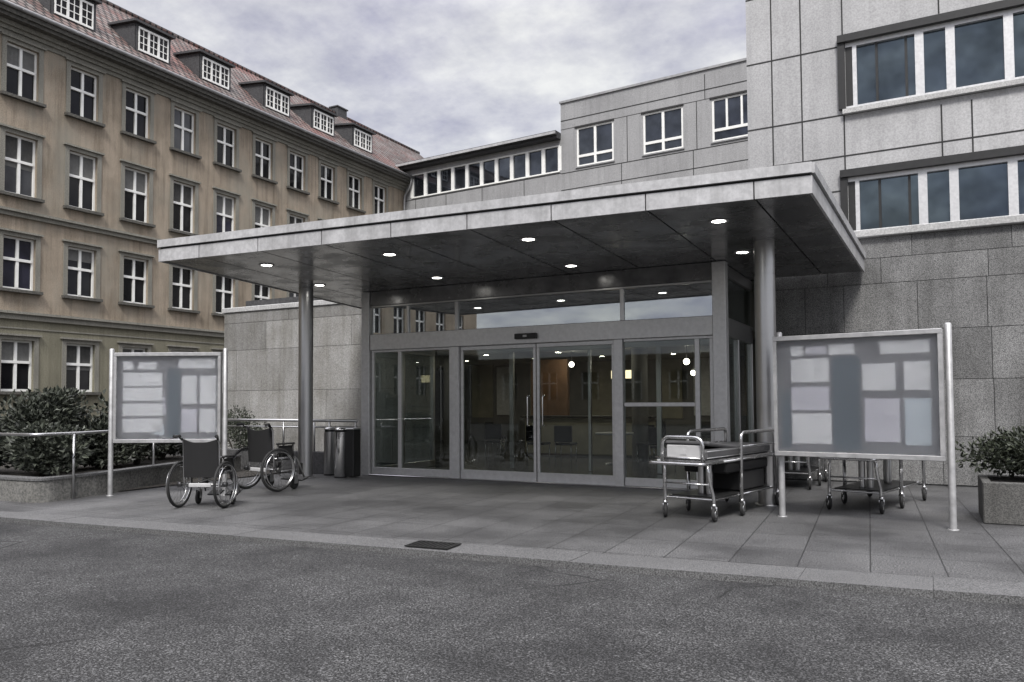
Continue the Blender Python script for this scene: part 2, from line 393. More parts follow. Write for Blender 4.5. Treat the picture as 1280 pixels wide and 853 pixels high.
# ------------------------------------------------------------------ OLD BUILDING (left)
OX = -29.49
ob = thing('old_building', 'old tan plastered four storey building with tiled roof and white cross windows', 'building', (OX, 28, 0))
PO = lambda u, v, d: (OX - d, u, v)          # u = Y, v = z
cols = [13.85, 16.28] + [18.70 + 2.393*i for i in range(9)]
rows = [(1.98, 3.87), (5.72, 7.67), (9.22, 11.46), (12.87, 14.82)]
WW = 1.18
ext = [13.85 - 2.4*k for k in range(1, 16)]
holes = [(y, y+WW, a, b) for y in cols + ext for a, b in rows]
m = MB(); wall_open(m, PO, -24, 41.3, 4.62, 15.2, [h for h in holes if h[2] > 4.6], .22)
m.box(OX-12, OX-.5, -24, -23.7, 0, 15.2)
m.build('wall', M['plaster'], ob)
m = MB(); wall_open(m, PO, -24, 41.3, 0, 4.62, [h for h in holes if h[2] < 4.6], .22)
m.build('ground_floor_wall', M['plaster_base'], ob)
m = MB()                                      # plinth ashlar lines on ground floor
for z in (1.25, 4.28): pbox(m, PO, -24, 41.3, z, z+.05, -.03, .0)
m.build('plinth_band', M['surround'], ob)
m = MB()
for (z, h) in ((4.62, .20), (8.40, .16)):
    pbox(m, PO, -24, 41.3, z, z+h, -.10, .0); pbox(m, PO, -24, 41.3, z+h, z+h+.09, -.19, .0)
m.build('string_course', M['surround'], ob)
m = MB()
for d0, za, zb in ((.50,15.5,15.62),(.60,15.62,15.78)):
    pbox(m, PO, -24, 41.3, za, zb, -d0-.06, .3)
m.build('cornice', M['cornice'], ob)
m = MB()
for d0, za, zb in ((.0,15.05,15.2),(.09,15.2,15.34),(.2,15.34,15.5)): pbox(m, PO, -24, 41.3, za, zb, -d0-.06, .3)
m.build('cornice_moulding', M['surround'], ob)
m = MB(); m.tube([(OX+.72, -24, 15.86), (OX+.72, 41.0, 15.86)], .085, 8)
m.build('gutter', M['zinc'], ob)
m = MB(); m.tube(fillet([(OX+.7, 40.75, 15.8),(OX+.62, 40.75, 15.3),(OX+.14, 40.75, 14.7),(OX+.14, 40.75, .1)], .2), .07, 8)
m.build('downpipe', M['zinc'], ob)
# roof
EX, EZ, RX, RZ = OX+.66, 15.84, -35., 21.05
rf = MB()
rf.face([(EX,-24,EZ),(EX,50.5,EZ),(RX,50.5,RZ),(RX,-24,RZ)])
rf.face([(RX,-24,RZ),(RX,50.5,RZ),(-41.5,50.5,EZ),(-41.5,-24,EZ)])
rf.face([(EX,50.5,EZ),(-41.5,50.5,EZ),(RX,50.5,RZ)])
roof = rf.build('roof', M['tiles'], ob)
rd = MB(); rd.tube([(RX,-24,RZ+.02),(RX,50.5,RZ+.02)], .13, 8); rd.build('ridge_tiles', M['tiles'], roof)
ch = MB(); ch.box(RX-.4, RX+.25, 40.6, 41.6, RZ-.6, RZ+.42, .03); ch.box(RX-.46, RX+.31, 40.54, 41.66, RZ+.42, RZ+.5); ch.build('chimney', M['slate'], roof)
# dormers
sl = (RZ-EZ)/(EX-RX)
DX = -29.95
dz0 = EZ + (EX-DX)*sl
for (ya, yb) in ((22.0,23.5),(25.4,26.97),(29.43,31.04),(33.0,34.6),(36.5,38.1),(18.3,19.9)):
    ztop = 18.02
    xb = EX - (ztop+.2-EZ)/sl
    d = MB()
    for y in (ya-.14, yb+.14):
        d.face([(DX,y,dz0-.05),(DX,y,ztop),(xb,y,ztop+.2)])
    d.box(DX-.03, DX, ya-.14, yb+.14, dz0-.1, 16.84); d.box(DX-.03, DX, ya-.14, ya, 16.84, ztop); d.box(DX-.03, DX, yb, yb+.14, 16.84, ztop); d.box(DX-.03,DX,ya,yb,17.9,ztop)
    dm = d.build('dormer', M['slate'], ob)
    r_ = MB(); q = [(DX+.18, ya-.28, ztop), (DX+.18, yb+.28, ztop), (xb, yb+.28, ztop+.22), (xb, ya-.28, ztop+.22)]
    r_.face([(x,y,z+.1) for x,y,z in q]); r_.face([(x,y,z) for x,y,z in reversed(q)])
    r_.face([q[0], q[1], (q[1][0],q[1][1],q[1][2]+.1), (q[0][0],q[0][1],q[0][2]+.1)])
    for a, b in ((0,3),(1,2)): r_.face([q[a], q[b], (q[b][0],q[b][1],q[b][2]+.1), (q[a][0],q[a][1],q[a][2]+.1)])
    r_.build('dormer_roof', M['slate'], dm)
    fr = MB(); P2 = lambda u,v,dd: (DX-dd, u, v)
    w = yb-ya
    pbox(fr,P2,ya,yb,16.84,16.93,-.05,.05); pbox(fr,P2,ya,yb,17.81,17.9,-.05,.05)
    for k in range(4): u = ya + w*k/3; pbox(fr,P2,max(ya,u-.045),min(yb,u+.045),16.93,17.81,-.05,.05)
    for k in range(3):
        u = ya + w*(k+.5)/3; pbox(fr,P2,u-.015,u+.015,16.93,17.81,-.03,.03)
    for z in (17.22,17.52): pbox(fr,P2,ya,yb,z-.015,z+.015,-.028,.028)
    fr.build('dormer_window', M['white_paint'], dm)
    gp = MB(); gp.face([P2(ya,16.86,.0),P2(yb,16.86,.0),P2(yb,17.88,.0),P2(ya,17.88,.0)]); gp.build('pane', M['glass_old'], dm)
# windows
def old_window(y, a, b, first):
    """window = stone surround; children frame, pane, sill"""
    h = b-a; base = Vector((OX, y, a))
    s = MB(); PW = lambda u,v,d: (OX-d, y+u, a+v)
    for (u0,u1,v0,v1) in ((-.17,0,0,h+.15),(WW,WW+.17,0,h+.15),(0,WW,h,h+.15)): pbox(s,PW,u0,u1,v0,v1,-.035,.01)
    pbox(s,PW,-.24,WW+.24,h+.15,h+.22,-.12,.0)
    return s, PW, h
proto = {}
def add_old(y, a, b):
    h = round(b-a, 3)
    if h not in proto:
        w = bpy.data.objects.new('window', None)
        s, PW, h_ = old_window(y, a, b, True)
        wo = s.build('window', M['surround'], ob)
        # make origin at window corner: rebuild mesh in local space
        off = Vector((OX, y, a)) - ob.location
        for v in wo.data.vertices: v.co -= off
        wo.location = off
        def sub(mb, n, mat):
            o = mb.build(n, mat, None)
            for v in o.data.vertices: v.co -= Vector((OX, y, a))
            o.parent = wo; return o
        f = MB(); d0, d1 = .13, .21
        pbox(f,PW,0,.075,0,h,d0,d1); pbox(f,PW,WW-.075,WW,0,h,d0,d1); pbox(f,PW,.075,WW-.075,0,.09,d0,d1); pbox(f,PW,.075,WW-.075,h-.075,h,d0,d1)
        tz = h*.575
        pbox(f,PW,.075,WW-.075,tz-.05,tz+.05,d0-.03,d1); pbox(f,PW,WW/2-.05,WW/2+.05,.09,tz-.05,d0-.015,d1); pbox(f,PW,WW/2-.05,WW/2+.05,tz+.05,h-.075,d0-.015,d1)
        sub(f, 'window_frame', M['white_paint'])
        g_ = MB(); g_.face([PW(.05,.05,.185),PW(WW-.05,.05,.185),PW(WW-.05,h-.05,.185),PW(.05,h-.05,.185)]); sub(g_, 'pane', M['glass_old'])
        c_ = MB(); pbox(c_,PW,-.22,WW+.22,-.11,-.0,-.17,.12); sub(c_, 'sill', M['sill'])
        bpy.data.objects.remove(w); proto[h] = wo; return wo
    p = proto[h]; c = p.copy(); COL.objects.link(c); c.location = Vector((OX, y, a)) - ob.location
    for chd in list(p.children):
        q = chd.copy(); COL.objects.link(q); q.parent = c
    return c
rw_ = random.Random(5)
for y in cols:
    for a, b in rows:
        o = add_old(y, a, b)
        for chd in o.children:
            if chd.name.startswith('pane'):
                chd.material_slots[0].link = 'OBJECT'
                chd.material_slots[0].material = M[rw_.choice(('glass_old','glass_old','glass_old','glass_blue','glass_pale','glass_old'))]
                if rw_.random() < .3:
                    hh = b-a; bz = a+hh-.08-hh*rw_.choice((.22,.35,.5))
                    cu = MB(); n_ = 12
                    for kk in range(n_):
                        ya, yb = y+.08+(WW-.16)*kk/n_, y+.08+(WW-.16)*(kk+1)/n_
                        cu.face([PO(ya,bz,.172+.008*(kk%2)),PO(yb,bz,.172+.008*((kk+1)%2)),PO(yb,a+hh-.075,.172+.008*((kk+1)%2)),PO(ya,a+hh-.075,.172+.008*(kk%2))])
                    if rw_.random() < .8: cu.build('curtain', M['curtain'], o)
# far run of the same facade, outside the frame (seen only mirrored in the entrance glass): one simple sheet of windows
ef, eg = MB(), MB()
for y in ext:
    for a, b in rows:
        for (u0,u1,v0,v1) in ((0,.08,0,b-a),(WW-.08,WW,0,b-a),(0,WW,(b-a)*.55,(b-a)*.55+.1),(WW/2-.05,WW/2+.05,0,b-a)):
            pbox(ef, PO, y+u0, y+u1, a+v0, a+v1, .12, .2)
        eg.face([PO(y,a,.19),PO(y+WW,a,.19),PO(y+WW,b,.19),PO(y,b,.19)])
struct(ef.build('window_frame', M['white_paint'], ob), 'stuff'); struct(eg.build('pane', M['glass_old'], ob), 'stuff')

# ------------------------------------------------------------------ REAR WING (behind the canopy)
WA = R(-4.0); W0 = Vector((-29.5, 41.0))
wd = Vector((math.cos(WA), math.sin(WA))); wn = Vector((math.sin(WA), -math.cos(WA)))   # wn faces the camera
def PWG(u, v, d): q = W0 + wd*u - wn*d; return (q.x, q.y, v)
wu = lambda X: (X + 29.5)/math.cos(WA)
wing = thing('rear_wing', 'grey panelled rear wing with ribbon window strip and three square windows', 'building', (-18, 41.5, 0))
uA, uB, uE = 0.0, wu(-18.1), wu(-3.)
strip = [-28.9 + 1.072*k for k in range(11)]
wins = [(wu(-17.1), wu(-14.85)), (wu(-13.13), wu(-10.92)), (wu(-9.4), wu(-7.15))]
m = MB(); wall_open(m, PWG, uA, uB, 0, 16.35, [(wu(strip[0]), wu(strip[-1]), 14.55, 16.02)], .2)
m.build('low_wall', M['panel_wing'], wing)
m = MB(); wall_open(m, PWG, uB, uE, 0, 18.4, [(a, b, 14.6, 16.82) for a, b in wins], .2)
pbox(m, PWG, uB, uE, 0.1, 18.39, .5, 6)
m.build('wall', M['panel_wing'], wing)
m = MB()
for z in (14.38, 13.42): pbox(m, PWG, uB+.0, uE, z-.025, z+.025, -.006, .0)
pbox(m, PWG, uB, uE, 17.36, 17.42, -.006, .0); pbox(m, PWG, uB, uE, 16.88, 16.91, -.006, 0)
for X in (-14.05, -10.2): pbox(m, PWG, wu(X)-.02, wu(X)+.02, 14.4, 16.9, -.005, 0)
for X in (-14.4,-10.4): pbox(m, PWG, wu(X)-.02, wu(X)+.02, 12, 14.36, -.005, 0)
pbox(m, PWG, wu(-9.75)-.02, wu(-9.75)+.02, 16.9, 18.2, -.005, 0)
for X in (-28.6,-26.2,-23.5,-20.55): pbox(m, PWG, wu(X)-.02, wu(X)+.02, 10, 14.4, -.005, 0)
pbox(m, PWG, uA, uB, 14.40, 14.44, -.006, 0); pbox(m, PWG, uA, uB, 13.3, 13.34, -.006, 0)
m.build('joint_lines', M['joint'], wing)
m = MB(); pbox(m, PWG, uB-.05, uE, 18.4, 18.52, -.08, 6.1); m.build('parapet_coping', M['zinc'], wing)
m = MB(); pbox(m, PWG, uA-.2, uB-.002, 16.35, 16.5, -.45, 6); pbox(m, PWG, uA-.2, uB-.002, 16.5, 16.72, -.62, 6)
low = m.build('roof', M['slate'], wing)
m = MB(); pbox(m, PWG, uA-.4, uB-.002, 16.52, 16.66, -.70, -.63); m.build('gutter', M['fascia'], low)
sw = MB(); pbox(sw, PWG, wu(strip[0]), wu(strip[-1]), 14.5, 14.58, -.06, .12); pbox(sw, PWG, wu(strip[0]), wu(strip[-1]), 15.98, 16.05, -.02, .12)
for X in strip: pbox(sw, PWG, wu(X)-.11, wu(X)+.11, 14.58, 15.98, -.02, .12)
swo = sw.build('ribbon_window', M['white_paint'], wing)
for k in range(10):
    g_ = MB(); pbox(g_, PWG, wu(strip[k])+.11, wu(strip[k+1])-.11, 14.58, 15.98, .09, .11); g_.build('pane', M['glass_wing'], swo)
for i, (a, b) in enumerate(wins):
    f = MB(); z0, z1, zt = 14.6, 16.82, 15.2
    pbox(f,PWG,a,a+.1,z0,z1,.03,.13); pbox(f,PWG,b-.1,b,z0,z1,.03,.13); pbox(f,PWG,a+.1,b-.1,z0,z0+.1,.03,.13); pbox(f,PWG,a+.1,b-.1,z1-.1,z1,.03,.13); pbox(f,PWG,a+.1,b-.1,zt-.07,zt+.07,.028,.13)
    if i < 2: pbox(f,PWG,(a+b)/2-.07,(a+b)/2+.07,z0+.1,z1-.1,.025,.13)
    else:
        for k in (1,2): c = a+(b-a)*k/3; pbox(f,PWG,c-.05,c+.05,zt+.07,z1-.1,.03,.13)
    fo = f.build('window', M['white_paint'], wing)
    g_ = MB(); pbox(g_,PWG,a+.05,b-.05,z0+.05,z1-.05,.1,.12); g_.build('pane', M['glass_wing'], fo)
    s_ = MB(); pbox(s_,PWG,a-.06,b+.06,z0-.07,z0,-.07,.1); s_.build('sill', M['zinc'], fo)
    e_ = MB(); pbox(e_,PWG,a-.1,b+.05,z1,z1+.09,-.05,.1); e_.build('lintel', M['joint'], fo)

# ------------------------------------------------------------------ TOWER (right)
TA = R(-1.0); T0 = Vector((-4.25, 22.04)); td = Vector((math.cos(TA), math.sin(TA))); tn = Vector((math.sin(TA), -math.cos(TA)))
def PT(u, v, d): q = T0 + td*u - tn*d; return (q.x, q.y, v)
tu = lambda X: (X+4.25)/math.cos(TA)
tower = thing('office_tower', 'tall pale panelled block with dark framed ribbon windows above stone ground floor', 'building', (2, 24, 0))
tend = tu(14.)
m = MB(); hol = [(tu(-1.72), tend, 5.72, 7.3), (tu(-1.72), tend, 9.05, 10.85)]
wall_open(m, PT, 0, tend, 4.4, 18.2, hol, .25)
m.face([PT(0,4.4,0), PT(0,18.2,0), PT(0,18.2,12), PT(0,4.4,12)]); m.face([PT(0,18.2,0),PT(tend,18.2,0),PT(tend,18.2,12),PT(0,18.2,12)])
m.build('wall', M['panel'], tower)
m = MB()
us = [tu(-3.58), tu(-2.80), tu(-1.76)]
for z in (8.92+.03, 10.78, 12.62, 14.5, 7.86, 6.95):
    ue = tu(-1.76) if z < 10.9 and z not in (7.86, 8.95) else tend
    if z == 10.78: ue = tu(-1.8)
    pbox(m, PT, 0, ue, z-.02, z+.02, -.006, 0)
for X, za, zb in ((-3.58,4.5,18.2),(-2.82,4.5,18.2),(-1.78,4.5,18.2),(.45,7.5,8.8),(1.10,7.5,8.8),(2.6,7.5,8.8),(.45,11.1,18.2),(2.6,11.1,18.2)):
    pbox(m, PT, tu(X)-.018, tu(X)+.018, za, zb, -.005, 0)
m.build('joint_lines', M['joint'], tower)
def ribbon(z0, z1, first):
    f = MB()
    pbox(f,PT,tu(-1.72),tend,z0-.02,z0+.07,-.02,.14); pbox(f,PT,tu(-1.72),tend,z1-.14,z1-.03,-.01,.14)
    X = -1.60
    ms = [(-1.5,.10),(-.0,.2),(.68,.2),(1.9,.2),(2.6,.2),(3.8,.2),(4.5,.2),(5.7,.2),(6.4,.2),(7.6,.2),(8.3,.2),(9.5,.2)]
    for c, w in ms: pbox(f,PT,tu(c)-w/2,tu(c)+w/2,z0+.07,z1-.14,-.02,.14)
    fo = f.build('ribbon_window', M['alu'], tower)
    d_ = MB()
    for c in (-.98, -.30): pbox(d_,PT,tu(c)-.03,tu(c)+.03,z0+.07,z1-.14,.04,.12)
    pbox(d_,PT,tu(-1.72),tu(-1.555),z0+.07,z1-.14,.0,.12)
    pbox(d_,PT,tu(-1.9),tend,z1-.03,z1+.16,-.16,.1); pbox(d_,PT,tu(-1.9),tu(-1.73),z0,z1-.03,-.1,.1)
    d_.build('dark_frame', M['black_metal'], fo)
    for (a,b) in [(-1.45,-.1)]+[(ms[i][0]+.1, ms[i+1][0]-.1) for i in range(1,len(ms)-1)]:
        g_ = MB(); pbox(g_,PT,tu(a),tu(b),z0+.05,z1-.1,.09,.11); g_.build('pane', M['glass_tower'], fo)
    s_ = MB(); pbox(s_,PT,tu(-1.8),tend,z0-.14,z0-.02,-.14,.1); s_.build('sill', M['coping'], fo)
ribbon(5.74, 7.30, True); ribbon(9.08, 10.86, False)

# ------------------------------------------------------------------ GROUND FLOOR STONE BLOCK WITH THE HALL
gb = thing('stone_entrance_block', 'single storey granite clad block with glazed hall behind the canopy', 'building', (-6, 15.5, 0))
GY = 15.5
m = MB(); m.box(-2.9, 9, GY, GY+.3, 0, 4.42); m.build('wall', M['concrete_dark'], gb)
m = MB(); m.box(-17.28, -10.36, GY, GY+.3, 0, 4.0); m.box(-17.28,-16.98,GY+.3,26,0,4.0); m.build('wall', M['concrete_dark'], gb)
def slabs(rows_, x0, x1, base, pale, cuts):
    rr_ = random.Random(base)
    for (za, zb), cs in zip(zip(rows_, rows_[1:]), cuts):
        xs = [x0] + list(cs) + [x1]
        for a, b in zip(xs, xs[1:]):
            mb = MB(); mb.box(a+.0045, b-.0045, GY-.02, GY-.0005, za+.0045, zb-.0045, .002)
            k = rr_.randrange(3); mb.build('stone_slab', M[('granite_pale','granite_pale_b','granite_pale_c')[k] if pale else ('granite','granite_b','granite_c')[k]], gb)
slabs((.02,.85,1.84,2.72,3.58,4.04,4.42), -2.9, 9, 3, False, ((-2.2,-1.1,.2,1.5,2.8,4.2,6),(-2.3,-.9,.98,2.0,3.2,4.6,6.4),(-1.9,-.5,.97,2.3,3.6,5.2,7),(-2.0,-1.33,-.13,.92,2.1,3.3,4.8,6.6),(-1.6,-.7,.95,2.4,3.8,5.5,7.4),(-2.1,-.2,1.3,2.9,4.4,6.2)))
slabs((.02,.9,1.84,2.95,3.7,4.0), -17.28, -10.4, 8, True, ((-15.1,-13.0,-11.5),(-16.3,-13.6,-12.0),(-16.8,-14.2,-12.2),(-15.7,-12.78,-11.2),(-14.9,-12.4)))
m = MB(); m.box(-2.93, 9.05, GY-.13, GY+.45, 4.42, 4.56, .015); m.build('coping', M['coping'], gb)
m = MB(); m.box(-17.34, -10.3, GY-.06, GY+.4, 4.0, 4.14, .015); m.build('coping', M['coping'], gb)
m = MB(); m.box(-16.97, 9, GY+.46, 21.9, 4.15, 4.38); m.box(-10.35,-2.91,GY,GY+.45,3.85,4.4); m.build('roof', M['slate'], gb)
m = MB(); m.box(-16.9, 8.9, GY+.31, 16.6, 3.8, 3.84); m.box(-16.9, 8.9, 16.6, 25.99, 2.92, 3.84); m.box(-10.2, -3.05, 13.1, GY+.30, 3.8, 3.84); m.build('hall_ceiling', M['hall_ceiling'], gb)
m = MB(); m.face([(-16.9,GY+.3,.006),(8.9,GY+.3,.006),(8.9,26,.006),(-16.9,26,.006)]); m.face([(-10.25,13.02,.006),(-3.0,13.02,.006),(-3.0,GY+.3,.006),(-10.25,GY+.3,.006)]); m.build('hall_floor', M['hall_floor'], gb)
m = MB(); m.box(-16.97, 9, 26, 26.2, 0, 3.8); m.box(8.9, 9.1, GY+.3, 26, 0, 3.8); m.build('hall_back_wall', M['hall_wall'], gb)
m = MB()
for x in (-15.5,-13.,-10.6,-8.2): m.box(x, x+.9, 25.93, 25.995, .9, 2.9)
m.build('hall_panel', M['cream'], gb)
for k, (x, z, w_, h_, mt) in enumerate(((-12.6,1.2,1.1,1.5,'wood'),(-6.9,1.0,.8,1.9,'paper'),(-5.6,1.0,.5,1.9,'plaster'),(-3.9,1.1,1.2,1.5,'wood'),(-14.4,1.0,.6,1.8,'paper'))):
    q_ = MB(); q_.box(x, x+w_, 25.90, 25.985, z, z+h_); q_.build('wall_picture', M[mt], gb)
m = MB(); m.box(-10.6,-9.4, 21.2, 21.35, .02, 2.75); m.build('timber_screen', M['wood'], gb)
for x, y in ((-6.3, 18.6), (-12.4, 19.5), (-3.6, 19.)):
    m = MB(); m.lathe([(.2,.01),(.2,2.915)], (x,y,0), 24); m.build('hall_column', M['hall_wall'], gb)

# hall furniture (dim shapes behind the glass)
rd_ = thing('reception_desk', 'long reception desk with cream front deep inside the dim hall', 'desk', (-8.2, 20, 0))
m = MB(); m.box(-10., -6.4, 19.6, 20.2, .06, 1.05, .02); m.build('counter_front', M['cream'], rd_)
m = MB(); m.box(-10.1, -6.3, 19.5, 20.3, 1.05, 1.1, .01); m.build('counter_top', M['black_metal'], rd_)
sg = thing('lit_sign_box', 'small glowing yellow blank sign box hanging above hall desk', 'sign', (-7.3, 20, 2.2))
m = MB(); m.box(-7.55,-6.9,19.93,20.03,2.10,2.32,.01); m.build('light_panel', M['lightbox'], sg)
m = MB(); m.tube([(-7.5,19.98,2.32),(-7.5,19.98,2.92)],.012,6); m.tube([(-6.95,19.98,2.32),(-6.95,19.98,2.92)],.012,6); m.build('hanger', M['black_metal'], sg)
def hall_chair(loc, rz, label):
    t = thing('chair', label, 'chair', loc, rz, 'waiting chairs in the hall')
    m = MB(); m.box(-.23,.23,-.22,.22,.42,.48,.02); m.build('seat', M['fabric'], t, False)
    m = MB(); m.box(-.23,.23,.19,.235,.5,.9,.015); m.build('backrest', M['fabric'], t, False)
    for sx in (-.2,.2):
        for sy in (-.19,.21):
            l = MB(); l.tube([(sx,sy,.01),(sx,sy,.43 if sy < 0 else .55)],.014,6); l.build('leg', M['chrome'], t, False)
    return t
hall_chair((-8.6,17.6,.006), R(170), 'black waiting chair in the hall seen through the left sliding door leaf')
hall_chair((-7.9,17.7,.006), R(185), 'black waiting chair in the hall behind the middle of the sliding doors')
for k, (x, y, a, lab) in enumerate(((-10.2,18.2,200,'black waiting chair left of the hall table near the timber screen'),(-9.5,22.3,175,'black waiting chair by the back wall left of the desk'),(-7.2,23.,190,'black waiting chair by the back wall behind the desk'),(-5.6,22.6,165,'black waiting chair by the back wall on the right'),(-6.1,18.4,20,'black waiting chair with its back to the doors beside the round hall table'),(-11.4,20.4,150,'black waiting chair deep in the hall behind the left fixed pane'))): hall_chair((x,y,.006), R(a), lab)
hall_chair((-5.3,17.2,.006), R(160), 'black waiting chair in the hall behind the right fixed glass pane')
tb = thing('hall_table', 'low round table among chairs inside the hall', 'table', (-6.6,17.6,.006))
m = MB(); m.lathe([(0,.70),(.45,.70),(.46,.72),(.45,.745),(0,.745)],(-6.6,17.6,.006),28); m.build('table_top', M['plastic'], tb)
m = MB(); m.lathe([(.25,.01),(.24,.03),(.04,.05),(.035,.7)],(-6.6,17.6,.006),20); m.build('pedestal', M['steel'], tb)
for i, (x, y, z, lab) in enumerate(((-9.0,20.6,2.55,'glowing globe lamp hanging left of the hall desk'),(-5.2,18.9,2.45,'glowing globe lamp hanging behind the right fixed pane'),(-6.0,22.5,2.3,'glowing globe lamp farthest back in the hall'))):
    t = thing('globe_lamp', lab, 'lamp', (x,y,z), 0, 'globe lamps in the hall')
    m = MB(); m.lathe([(.001,-.075),(.042,-.064),(.068,-.03),(.075,0),(.068,.03),(.042,.064),(.001,.075)], (0,0,0), 20); m.build('globe', M['lamp_in'], t, False)
    m = MB(); m.tube([(0,0,.07),(0,0,2.92-z)],.01,6); m.build('cord', M['black_metal'], t, False)

# ------------------------------------------------------------------ GLAZED ENTRANCE
VY = 13.0
ve = thing('glazed_entrance', 'aluminium framed glass porch with sliding doors under the canopy', 'entrance', (-6.6, VY, 0))
def fbox(name, *bs, mat='alu', parent=ve):
    m = MB()
    for b in bs: m.box(*b, .006)
    return m.build(name, M[mat], parent)
fbox('header', (-10.20,-3.12,VY-.05,VY+.12,2.58,2.90))
fbox('jamb', (-10.42,-10.22,VY-.06,VY+.14,.0,3.79)); fbox('jamb', (-3.12,-2.90,VY-.06,VY+.14,0,3.79))
fbox('mullion', (-8.27,-8.06,VY-.04,VY+.12,.004,2.577)); fbox('mullion', (-4.86,-4.70,VY-.04,VY+.12,.004,2.577))
fbox('top_panel', (-10.2,-3.13,VY-.03,VY+.08,3.5,3.795), mat='soffit')
fbox('transom_bar', (-10.2,-3.13,VY-.02,VY+.06,3.46,3.497), (-9.30,-9.25,VY-.02,VY+.06,2.904,3.458), (-8.15,-8.08,VY-.02,VY+.06,2.904,3.458), (-4.74,-4.67,VY-.02,VY+.06,2.904,3.458), mat='steel_dull')
for a, b in ((-10.2,-9.3),(-9.25,-8.15),(-8.08,-4.74),(-4.67,-3.13)):
    fbox('transom_pane', (a,b,VY+.015,VY+.025,2.905,3.457), mat='glass_transom')
# fixed panes
fbox('fixed_frame', (-10.2,-8.28,VY,VY+.07,.03,.17), (-10.2,-8.28,VY,VY+.07,2.53,2.576), (-9.53,-9.45,VY,VY+.07,.17,2.53), (-10.2,-10.14,VY,VY+.07,.17,2.53))
fbox('fixed_pane', (-10.14,-9.53,VY+.03,VY+.04,.17,2.53), mat='glass'); fbox('fixed_pane', (-9.45,-8.28,VY+.03,VY+.04,.17,2.53), mat='glass')
fbox('fixed_frame', (-4.69,-3.13,VY,VY+.07,.03,.17), (-4.69,-3.13,VY,VY+.07,2.53,2.576), (-3.44,-3.36,VY,VY+.07,.17,2.53), (-3.19,-3.13,VY,VY+.07,.17,2.53), (-4.69,-3.44,VY+.005,VY+.065,1.40,1.47))
fbox('fixed_pane', (-4.69,-3.44,VY+.03,VY+.04,.17,1.40), (-4.69,-3.44,VY+.03,VY+.04,1.47,2.53), mat='glass'); fbox('fixed_pane', (-3.36,-3.19,VY+.03,VY+.04,.17,2.53), mat='glass')
# sliding leaves
for a, b, hx in ((-8.05,-6.42,-6.55),(-6.40,-4.87,-6.24)):
    lf = fbox('sliding_door', (a,b,VY+.03,VY+.08,.02,.19), (a,b,VY+.03,VY+.08,2.50,2.575), (a,a+.055,VY+.03,VY+.08,.19,2.50), (b-.055,b,VY+.03,VY+.08,.19,2.50))
    fbox('pane', (a+.055,b-.055,VY+.05,VY+.06,.19,2.50), mat='glass', parent=lf)
    h_ = MB(); h_.tube(fillet([(hx,VY+.03,1.05),(hx,VY-.06,1.05),(hx,VY-.06,1.60),(hx,VY+.03,1.60)],.03),.014,8); h_.build('handle', M['steel'], lf)
fbox('threshold', (-10.2,-3.13,VY-.09,VY+.02,.002,.028), mat='steel')
# sides
for X, n in ((-10.32, 'l'), (-3.01, 'r')):
    fbox('side_frame', (X-.05,X+.05,VY+.16,GY-.01,.01,.15), (X-.05,X+.05,VY+.16,GY-.01,2.58,2.9), (X-.05,X+.05,VY+.16,GY-.01,3.6,3.79), (X-.05,X+.05,14.2,14.28,.15,2.58), (X-.05,X+.05,15.40,15.48,.15,2.58), mat='steel_dull')
    fbox('side_pane', (X-.006,X+.006,VY+.16,14.2,.15,2.58), (X-.006,X+.006,14.28,15.4,.15,2.58), (X-.006,X+.006,VY+.16,GY-.02,2.9,3.6), mat='glass_side')
# inner frame where porch meets hall
fbox('inner_frame', (-10.2,-3.1,GY-.02,GY+.1,2.6,2.85), (-8.3,-8.2,GY,GY+.08,.02,2.6), (-4.9,-4.8,GY,GY+.08,.02,2.6), (-6.4,-6.34,GY,GY+.08,.02,2.6), mat='steel_dull')
sn = fbox('door_sensor', (-6.78,-6.34,VY-.13,VY-.051,2.66,2.76), mat='black_metal')
fbox('sensor_lens', (-6.60,-6.52,VY-.137,VY-.131,2.69,2.73), mat='plastic', parent=sn)

# ------------------------------------------------------------------ CANOPY
FL, FR, RR, RL = (-10.90,8.42), (-1.08,9.15), (-.96,15.34), (-12.25,15.34)
cn = thing('entrance_canopy', 'large flat entrance canopy with pale metal edge and dark soffit', 'canopy', (-6.3, 12, 3.8))
def lerp(a, b, t): return (a[0]+(b[0]-a[0])*t, a[1]+(b[1]-a[1])*t)
def inset(p, d):
    c = (-6.3, 12); v = Vector((p[0]-c[0], p[1]-c[1])); v = v*(1-d/v.length); return (c[0]+v.x, c[1]+v.y)
jt = [-10.04,-8.87,-7.70,-6.53,-5.35,-4.16,-2.95,-1.70]
fline = lambda X: FL[1] + (FR[1]-FL[1])*(X-FL[0])/(FR[0]-FL[0])
# soffit panels run back from the front edge, split by joints
bx = [FL[0]] + jt + [FR[0]]; 
bk = [RL[0] + (RR[0]-RL[0])*(x-FL[0])/(FR[0]-FL[0]) for x in bx]
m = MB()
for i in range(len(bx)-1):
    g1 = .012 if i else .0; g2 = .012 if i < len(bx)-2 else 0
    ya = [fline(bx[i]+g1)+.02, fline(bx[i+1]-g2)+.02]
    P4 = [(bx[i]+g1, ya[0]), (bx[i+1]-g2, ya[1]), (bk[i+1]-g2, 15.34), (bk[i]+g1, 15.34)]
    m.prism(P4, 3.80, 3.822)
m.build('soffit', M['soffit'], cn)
m = MB(); m.prism([inset(p,.03) for p in (FL,FR,RR,RL)], 3.823, 4.05); m.build('core', M['joint'], cn)
